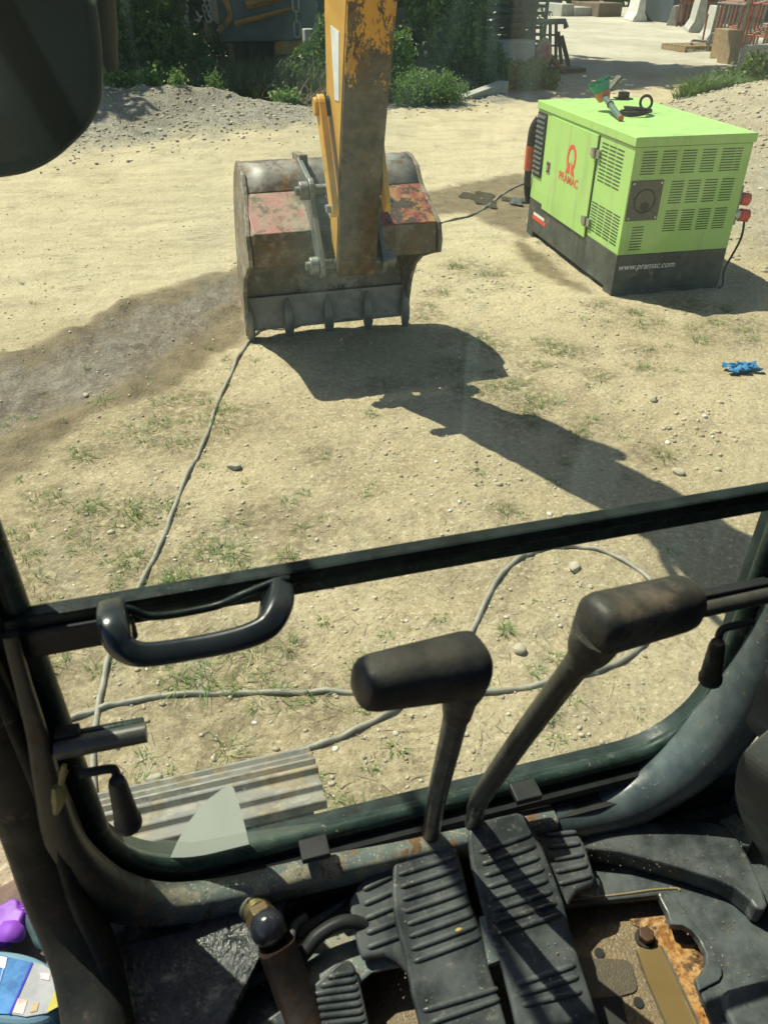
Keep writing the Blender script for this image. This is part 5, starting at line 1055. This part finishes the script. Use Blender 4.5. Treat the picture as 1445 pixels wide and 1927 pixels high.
Lp = [Q4(*p) for p in ((180, 250), (192, 215), (225, 185), (330, 152), (365, 165), (390, 205), (410, 260), (440, 390), (480, 490), (500, 600), (540, 720), (565, 810), (590, 930), (290, 930), (270, 810), (240, 690), (215, 560), (182, 440), (175, 340))]
pedal('travel_pedal', Lp, 1.094, ribset((190, 300), (395, 235), (240, 595), (480, 505), 8, Q4)+[(Q4(270, 760), Q4(540, 680)), (Q4(300, 800), Q4(545, 715))], .016, label='left travel pedal, ribbed and dusty, with a small yellow leaf')
Rp = [Q4(*p) for p in ((430, 165), (436, 135), (460, 118), (520, 102), (598, 84), (628, 98), (650, 135), (685, 205), (722, 300), (755, 390), (785, 510), (830, 650), (880, 810), (915, 930), (620, 930), (580, 740), (548, 610), (500, 490), (468, 360), (442, 260))]
pedal('travel_pedal', Rp, 1.102, ribset((465, 225), (650, 160), (525, 500), (750, 430), 8, Q4)+[(Q4(590, 670), Q4(800, 600)), (Q4(600, 705), Q4(810, 640)), (Q4(610, 740), Q4(820, 690))], .016, label='right travel pedal with the lever shadow across it')
Bp = [Q2(*p) for p in ((200, 1600), (300, 1420), (500, 1275), (700, 1130), (860, 985), (910, 945), (960, 930), (1000, 945), (1020, 985), (1055, 1100), (1085, 1230), (1120, 1400), (1150, 1600))]
pedal('foot_pedal', Bp, 1.075, ribset((820, 1060), (1020, 1020), (500, 1430), (1110, 1360), 7, Q2), .016, label='fan shaped ribbed pedal at the bottom')
p = pz(*Q4(400, 484), 1.098); MB().ball(p, (.0055, .003, .0015), 7, 5).build('dry_leaf', pm('yellow_leaf', (.42, .33, .10), (.3, .2, .06), 60, .8), ex)
MB().prism([pz(*Q4(*q_), 1.10) for q_ in ((470, 440), (600, 420), (620, 560), (500, 600))], (0, 0, -.01)).build('pedal_link', M['sill'], ex)
def grit():
    g = np.random.default_rng(44); v, f = icos(); P = []; 
    def put(n, px, py, fn, lo=.0005, hi=.0017):
        for _ in range(int(n*.7)):
            p = fn(g.uniform(*px), g.uniform(*py)); sz = lo+(hi-lo)*g.random()**3; a = g.uniform(0, 6.28); q = v*(1+g.uniform(-.25, .25, (12, 1)))*sz*np.array([1.2, .9, .6])
            P.append(np.stack([q[:, 0]*math.cos(a)-q[:, 1]*math.sin(a), q[:, 0]*math.sin(a)+q[:, 1]*math.cos(a), q[:, 2]], -1)+np.array(p)+[0, 0, sz*.3])
    put(90, (745, 870), (1600, 1900), lambda x, y: pz(x, y, 1.0945)); put(90, (905, 1050), (1560, 1800), lambda x, y: pz(x, y, 1.1025))
    put(160, (1050, 1400), (1560, 1640), lambda x, y: atz(x, y, ZF+.0425)); put(110, (1290, 1440), (1720, 1900), lambda x, y: atz(x, y, ZF+.0005)); put(60, (330, 640), (1660, 1668), lambda x, y: aty(x, y-(x-330)*.21+24, .618), .0007, .002)
    N = len(P); return tag(npmesh('grit', np.concatenate(P)-origin(ex), (f[None]+np.arange(N)[:, None, None]*12).reshape(-1, 3), pm('earth_crumbs', (.26, .22, .15), (.18, .15, .10), 60, .9), parent=ex), kind='stuff')
grit()
# ---- travel levers
def rod(pts, r, name='lever_rod', mt='black', par=None): return MB().tube(pts, r, 14, smooth=6).build(name, M[mt], par or ex, smooth=True)
def lev(base, mid, top, gripax, gl, name, label):
    r = thing(name, tuple(base), None, None); r.parent = ex; r.location = tuple(np.array(base)-np.array(ex.location)); r['label'] = label; return r
M['grip'] = pm('worn_dusty_grip', (.020, .022, .022), (.050, .048, .040), 16, .45, c3=(.12, .10, .075), th3=(.54, .72), sc3=9, bump=.3, spec=.3)
M['rodm'] = pm('dark_lever_steel', (.028, .030, .030), (.05, .05, .046), 18, .36, .2)
lb = [aty(812, 1562, .635), aty(822, 1500, .60), aty(846, 1400, .545), aty(862, 1330, .50)]
r1 = lev(lb[0], 0, 0, 0, 0, 'travel_lever', 'shorter travel lever on the left with its grip pointing left')
rod([lb[0]+[0, .01, -.05]]+lb+[aty(866, 1300, .48)], [.0135, .0135, .0138, .014, .0145, .0145], mt='rodm', par=r1)
def grip(par, L, R_e, rL, rR, stem):
    """tapered rounded handle from L to R_e with a socket flowing into the rod"""
    L, R_e = np.array(L), np.array(R_e); ts = [0, .02, .06, .14, .3, .5, .7, .86, .94, .98, 1]; k = [.35, .72, .92, 1, 1, 1, 1, 1, .95, .78, .4]
    pts = [L*(1-t)+R_e*t for t in ts]; rs = [(rL*(1-t)+rR*t)*q_ for t, q_ in zip(ts, k)]
    o = MB().tube(pts, rs, 28, sq=(1, 1, .72)).build('grip', M['grip'], par, smooth=60)
    MB().tube(stem, [.0150, .018, .024, .0275], 16, smooth=5).build('grip_socket', M['grip'], par, smooth=60); return o
GL1, GR1 = aty(668, 1291, .452), aty(905, 1246, .468)
grip(r1, GL1, GR1, .0225, .030, [aty(860, 1345, .492), aty(864, 1315, .485), aty(868, 1290, .477), aty(872, 1262, .468)])
rb = [aty(893, 1535, .635), aty(905, 1500, .60), aty(980, 1390, .55), aty(1070, 1270, .50), aty(1090, 1245, .49)]
r2 = lev(rb[0], 0, 0, 0, 0, 'travel_lever', 'taller travel lever on the right leaning outwards with a thick grip')
rod([rb[0]+[0, .01, -.05]]+rb, [.0135, .0135, .0138, .014, .0145, .0145], mt='rodm', par=r2)
GL2, GR2 = aty(1104, 1180, .472), aty(1300, 1130, .498)
grip(r2, GL2, GR2, .029, .027, [aty(1085, 1252, .49), aty(1100, 1235, .487), aty(1112, 1215, .48), aty(1128, 1186, .475)])
# ---- fittings at the left of the floor
c = pz(505, 1746, 1.12); kt = thing('hydraulic_fitting', tuple(c), None, None); kt.parent = ex; kt.location = tuple(np.array(c)-np.array(ex.location))
ax_ = np.array([-.25, .75, -.25]); ax_ /= np.linalg.norm(ax_)
MB().ball(c, (.026, .024, .028), 24, 16).build('cap', pm('glossy_black_cap', (.02, .022, .03), (.03, .032, .04), 8, .2), kt, smooth=True)
MB().cyl(c+ax_*.014, c+ax_*.030, .024, 6).build('hex_nut', M['rust'], kt, bevel=.002) if False else MB().cyl(c+ax_*.014, c+ax_*.030, .023, 6).build('hex_nut', pm('dull_brass_nut', (.16, .12, .06), (.10, .07, .04), 20, .5, .5), kt, bevel=.002); MB().cyl(c+ax_*.030, c+ax_*.042, .021, 20).build('brass_ring', pm('brass', (.34, .28, .12), (.22, .18, .09), 20, .35, .7), kt, smooth=True, bevel=.002); MB().cyl(c+ax_*.042, c+ax_*.062, .024, 20).build('collar', pm('grey_green_nut', (.25, .27, .20), (.2, .2, .14), 20, .4, .5), kt, smooth=True, bevel=.003)
MB().tube([c+[.006, -.015, -.02], c+[.02, -.06, -.07], c+[.03, -.12, -.10]], .026, 12, smooth=3, sq=(1, 1, .5)).build('valve_body', pm('rusty_black_valve', (.010, .009, .008), (.028, .016, .010), 20, .5), kt, smooth=60)
MB().tube([atz(x, y, z) for x, y, z in ((700, 1745, 1.05), (650, 1735, 1.07), (600, 1760, 1.065), (560, 1805, 1.05), (480, 1840, 1.04), (400, 1885, 1.03), (330, 1960, 1.02))], .0105, 12, smooth=6).build('floor_hose', M['black'], ex, smooth=True)
MB().tube([atz(x, y, z) for x, y, z in ((575, 1725, 1.06), (556, 1740, 1.065), (548, 1775, 1.06), (552, 1800, 1.05))], .006, 10, smooth=6).build('thin_hose', M['rubber'], ex, smooth=True)
mt_ = [(560, 1740), (650, 1690), (700, 1650), (790, 1610), (830, 1640), (830, 1800), (700, 1830), (640, 1880), (560, 1870)]
MB().prism([atz(*p, 1.03) for p in mt_], (0, 0, -.008)).build('pedal_plate', M['sill'], ex, bevel=.004)
MB().prism([atz(*p, 1.034) for p in ((540, 1780), (640, 1705), (668, 1672), (672, 1720), (590, 1778), (560, 1800))], (0, 0, -.006)).build('bright_plate', M['wetfloor'], ex, bevel=.004)
MB().prism([atz(*p, 1.012) for p in ((250, 1960), (330, 1800), (440, 1700), (560, 1690), (600, 1800), (560, 1990))], (0, 0, -.02)).build('wet_floor_plate', M['wetfloor'], ex, bevel=.006)
# ---- console at the right edge
def rnd(l): return [tuple(p[:2]) for p in spline([np.array((*p, 0.)) for p in l], 5)]
def px_pr(l, y, d, name, mat, bev=.01): return MB().prism([aty(x, yy, y) for x, yy in l], d).build(name, mat, ex, bevel=bev, seg=3)
MB().prism([aty(x, yy, .545) for x, yy in rnd(((1500, 1150), (1442, 1255), (1412, 1335), (1402, 1352), (1412, 1372), (1440, 1400), (1500, 1440)))], (.05, -.10, 0)).build('side_console', pm('grey_console', (.055, .065, .065), (.07, .08, .078), 6, .5), ex, bevel=.008)
MB().prism([aty(x, yy, .50) for x, yy in rnd(((1470, 1350), (1418, 1392), (1390, 1425), (1380, 1470), (1383, 1510), (1400, 1560), (1425, 1600), (1445, 1640), (1500, 1700)))], (.05, -.12, 0)).build('side_console', pm('olive_console', (.06, .066, .058), (.04, .046, .042), 14, .5, c3=(.13, .115, .09), th3=(.58, .72), sc3=30, bump=.3, bd=.001), ex, bevel=.012)
MB().prism([atz(x, yy, 1.035) for x, yy in ((1352, 1542), (1385, 1528), (1420, 1575), (1412, 1592), (1395, 1590))], (0, 0, -.03)).build('step_plate', M['sill'], ex, bevel=.004)
# ---- mirror on its bracket ahead of the cab
mr = thing('mirror', (-.15, 1.5, 2.05), None, None); mr.parent = ex; mr.location = (-.15-.9, 1.5-.3, 2.05)
MP = [(-40, -260), (120, -200), (165, -80), (185, 30), (193, 110), (193, 170), (186, 205), (168, 240), (140, 270), (105, 300), (65, 322), (20, 334), (-60, 340), (-200, 330), (-290, 250), (-320, 60), (-300, -120), (-200, -240)]
MPs = [tuple(p[:2]) for p in spline([np.array((*p, 0)) for p in MP+[MP[0]]], 4)][:-1]
MB().prism([aty(x, y, 1.50) for x, y in MPs], (0, .05, 0)).build('mirror_housing', M['mirrorback'], mr, bevel=.012, seg=3)
cx, cy = -60, 40
mg = NT('dark_mirror_glass', .22); mg.col((.02, .022, .022)); mg.b.inputs['Specular IOR Level'].default_value = .2
MB().add([aty(cx+(x-cx)*.90+3, cy+(y-cy)*.90, 1.497) for x, y in MPs], [tuple(range(len(MPs)))]).build('mirror_glass', mg.m, mr)
MB().tube([aty(198, -60, 1.56), aty(200, 60, 1.56), aty(212, 135, 1.56)], [.009, .012, .006], 8, smooth=4, sq=(1.6, .5, 1)).build('mirror_edge_strip', pm('brown_grey_strip', (.045, .045, .035), (.06, .055, .045), 8, .5), mr, smooth=60)
MB().tube([(-.30, 1.53, 2.25), (-.34, 1.5, 2.5), (-.32, 1.1, 2.72), (-.28, .68, 2.70)], .013, 10, smooth=5).build('mirror_bracket', M['black'], mr, smooth=True)
# ---- side step outside the open door
MB().prism([atz(x, y, .93) for x, y in ((-60, 1700), (30, 1650), (140, 1690), (220, 1960), (160, 2100), (-90, 2100))], (0, 0, -.03)).build('side_step', pm('muddy_step', (.17, .12, .085), (.06, .05, .045), 9, .85, c3=(.28, .22, .15), th3=(.55, .68), sc3=20, bump=.5, spec=.15), ex, bevel=.006)
# spray bottle with a purple head, lying on the step
sp = thing('spray_bottle', tuple(atz(50, 1735, .93)), 'spray bottle with purple trigger head lying on the step outside the door', 'spray bottle')
zz = .965
def bz(x, y, z=zz): return atz(x, y, z)
MB().prism([bz(x, y, .985) for x, y in ((-40, 1740), (0, 1702), (24, 1688), (34, 1690), (36, 1706), (48, 1712), (38, 1735), (28, 1748), (14, 1750), (6, 1760), (-40, 1775))], (0, 0, -.04)).build('trigger_head', M['purple'], sp, bevel=.009, seg=4)
MB().tube([bz(2, 1752, .985), bz(20, 1752, .99), bz(36, 1758, .985), bz(45, 1766, .975)], [.012, .013, .010, .004], 10, smooth=4, sq=(1.3, .6, 1)).build('trigger', M['purple'], sp, smooth=60)
A, B = bz(34, 1722), bz(58, 1718); MB().cyl(A, B, .0175, 30).build('collar', M['purple'], sp, smooth=40)
m_ = MB(); d = (B-A); n1 = np.cross(d, [0, 0, 1]); n1 /= np.linalg.norm(n1); n2 = np.cross(d/np.linalg.norm(d), n1)
for i in range(22): t = i/22*6.283; e = n1*math.cos(t)+n2*math.sin(t); m_.tube([A*.95+B*.05+e*.0178, A*.05+B*.95+e*.0178], .0012, 4)
m_.build('collar_ridge', M['purple'], sp)
MB().tube([bz(57, 1718), bz(70, 1732), bz(90, 1745), bz(170, 1775)], [.014, .018, .03, .034], 16).build('bottle_body', M['clearblue'], sp, smooth=True)
# oval detergent bottle with its printed label, lying flat
db = thing('detergent_bottle', tuple(atz(30, 1850, .93)), 'clear bluish bottle with a blue, white and yellow label lying on the step', 'bottle')
ov = []
for i in range(40):
    t = i/40*6.283; X = 10+108*math.copysign(abs(math.cos(t))**.85, math.cos(t)); Y = 1857+72*math.copysign(abs(math.sin(t))**.85, math.sin(t))+(X-10)*.10; ov.append((X, Y))
MB().prism([atz(x, y, .985) for x, y in ov], (0, 0, -.045)).build('bottle_body', pm('pale_blue_plastic', (.16, .27, .31), (.11, .2, .25), 6, .6, spec=.1), db, bevel=.014, seg=4)
def lab(l, z, name, c, c2=None, par=None): return MB().prism([atz(x, y, z) for x, y in l], (0, 0, -.0012)).build(name, pm(name+'_print', tuple(q_*.7 for q_ in c), c2 or tuple(q_*.85 for q_ in c), 30, .7, bump=.02, spec=.1), par or db)
L_ = lab([(-60, 1790), (0, 1797), (62, 1811), (20, 1908), (-60, 1905)], .9872, 'blue_label', (.06, .17, .36), (.08, .22, .42))
lab([(62, 1811), (80, 1814), (98, 1826), (108, 1850), (112, 1890), (90, 1906), (50, 1913), (20, 1908)], .9870, 'white_label', (.36, .38, .36))
lab([(112, 1862), (112, 1893), (90, 1905), (92, 1893), (104, 1865)], .9882, 'yellow_label', (.50, .47, .10))
lab([(60, 1811), (63, 1812), (21, 1908), (17, 1908)], .9884, 'label_edge', (.05, .06, .50))
lab([(35, 1878), (52, 1882), (44, 1908), (24, 1905)], .9882, 'pink_picture', (.62, .42, .36), (.7, .6, .5)); lab([(60, 1890), (74, 1886), (70, 1902), (58, 1905)], .9882, 'green_picture', (.22, .45, .12), (.5, .3, .2)); lab([(75, 1830), (95, 1832), (93, 1845), (78, 1842)], .9882, 'pink_mark', (.7, .5, .5))
for k_ in range(7): lab([(-50+k_*10, 1800+k_*1.3), (-48+k_*10, 1800+k_*1.3), (-72+k_*10, 1895), (-74+k_*10, 1895)], .9885, 'label_line', (.35, .5, .8))
lab([(0, 1799), (14, 1802), (10, 1822), (-2, 1820)], .9886, 'label_box', (.75, .78, .8))
# tidy: drop the placeholder tag keys of parts
for o in bpy.data.objects:
    if o.parent is not None:
        for k_ in ('category', 'group'):
            if k_ in o: del o[k_]
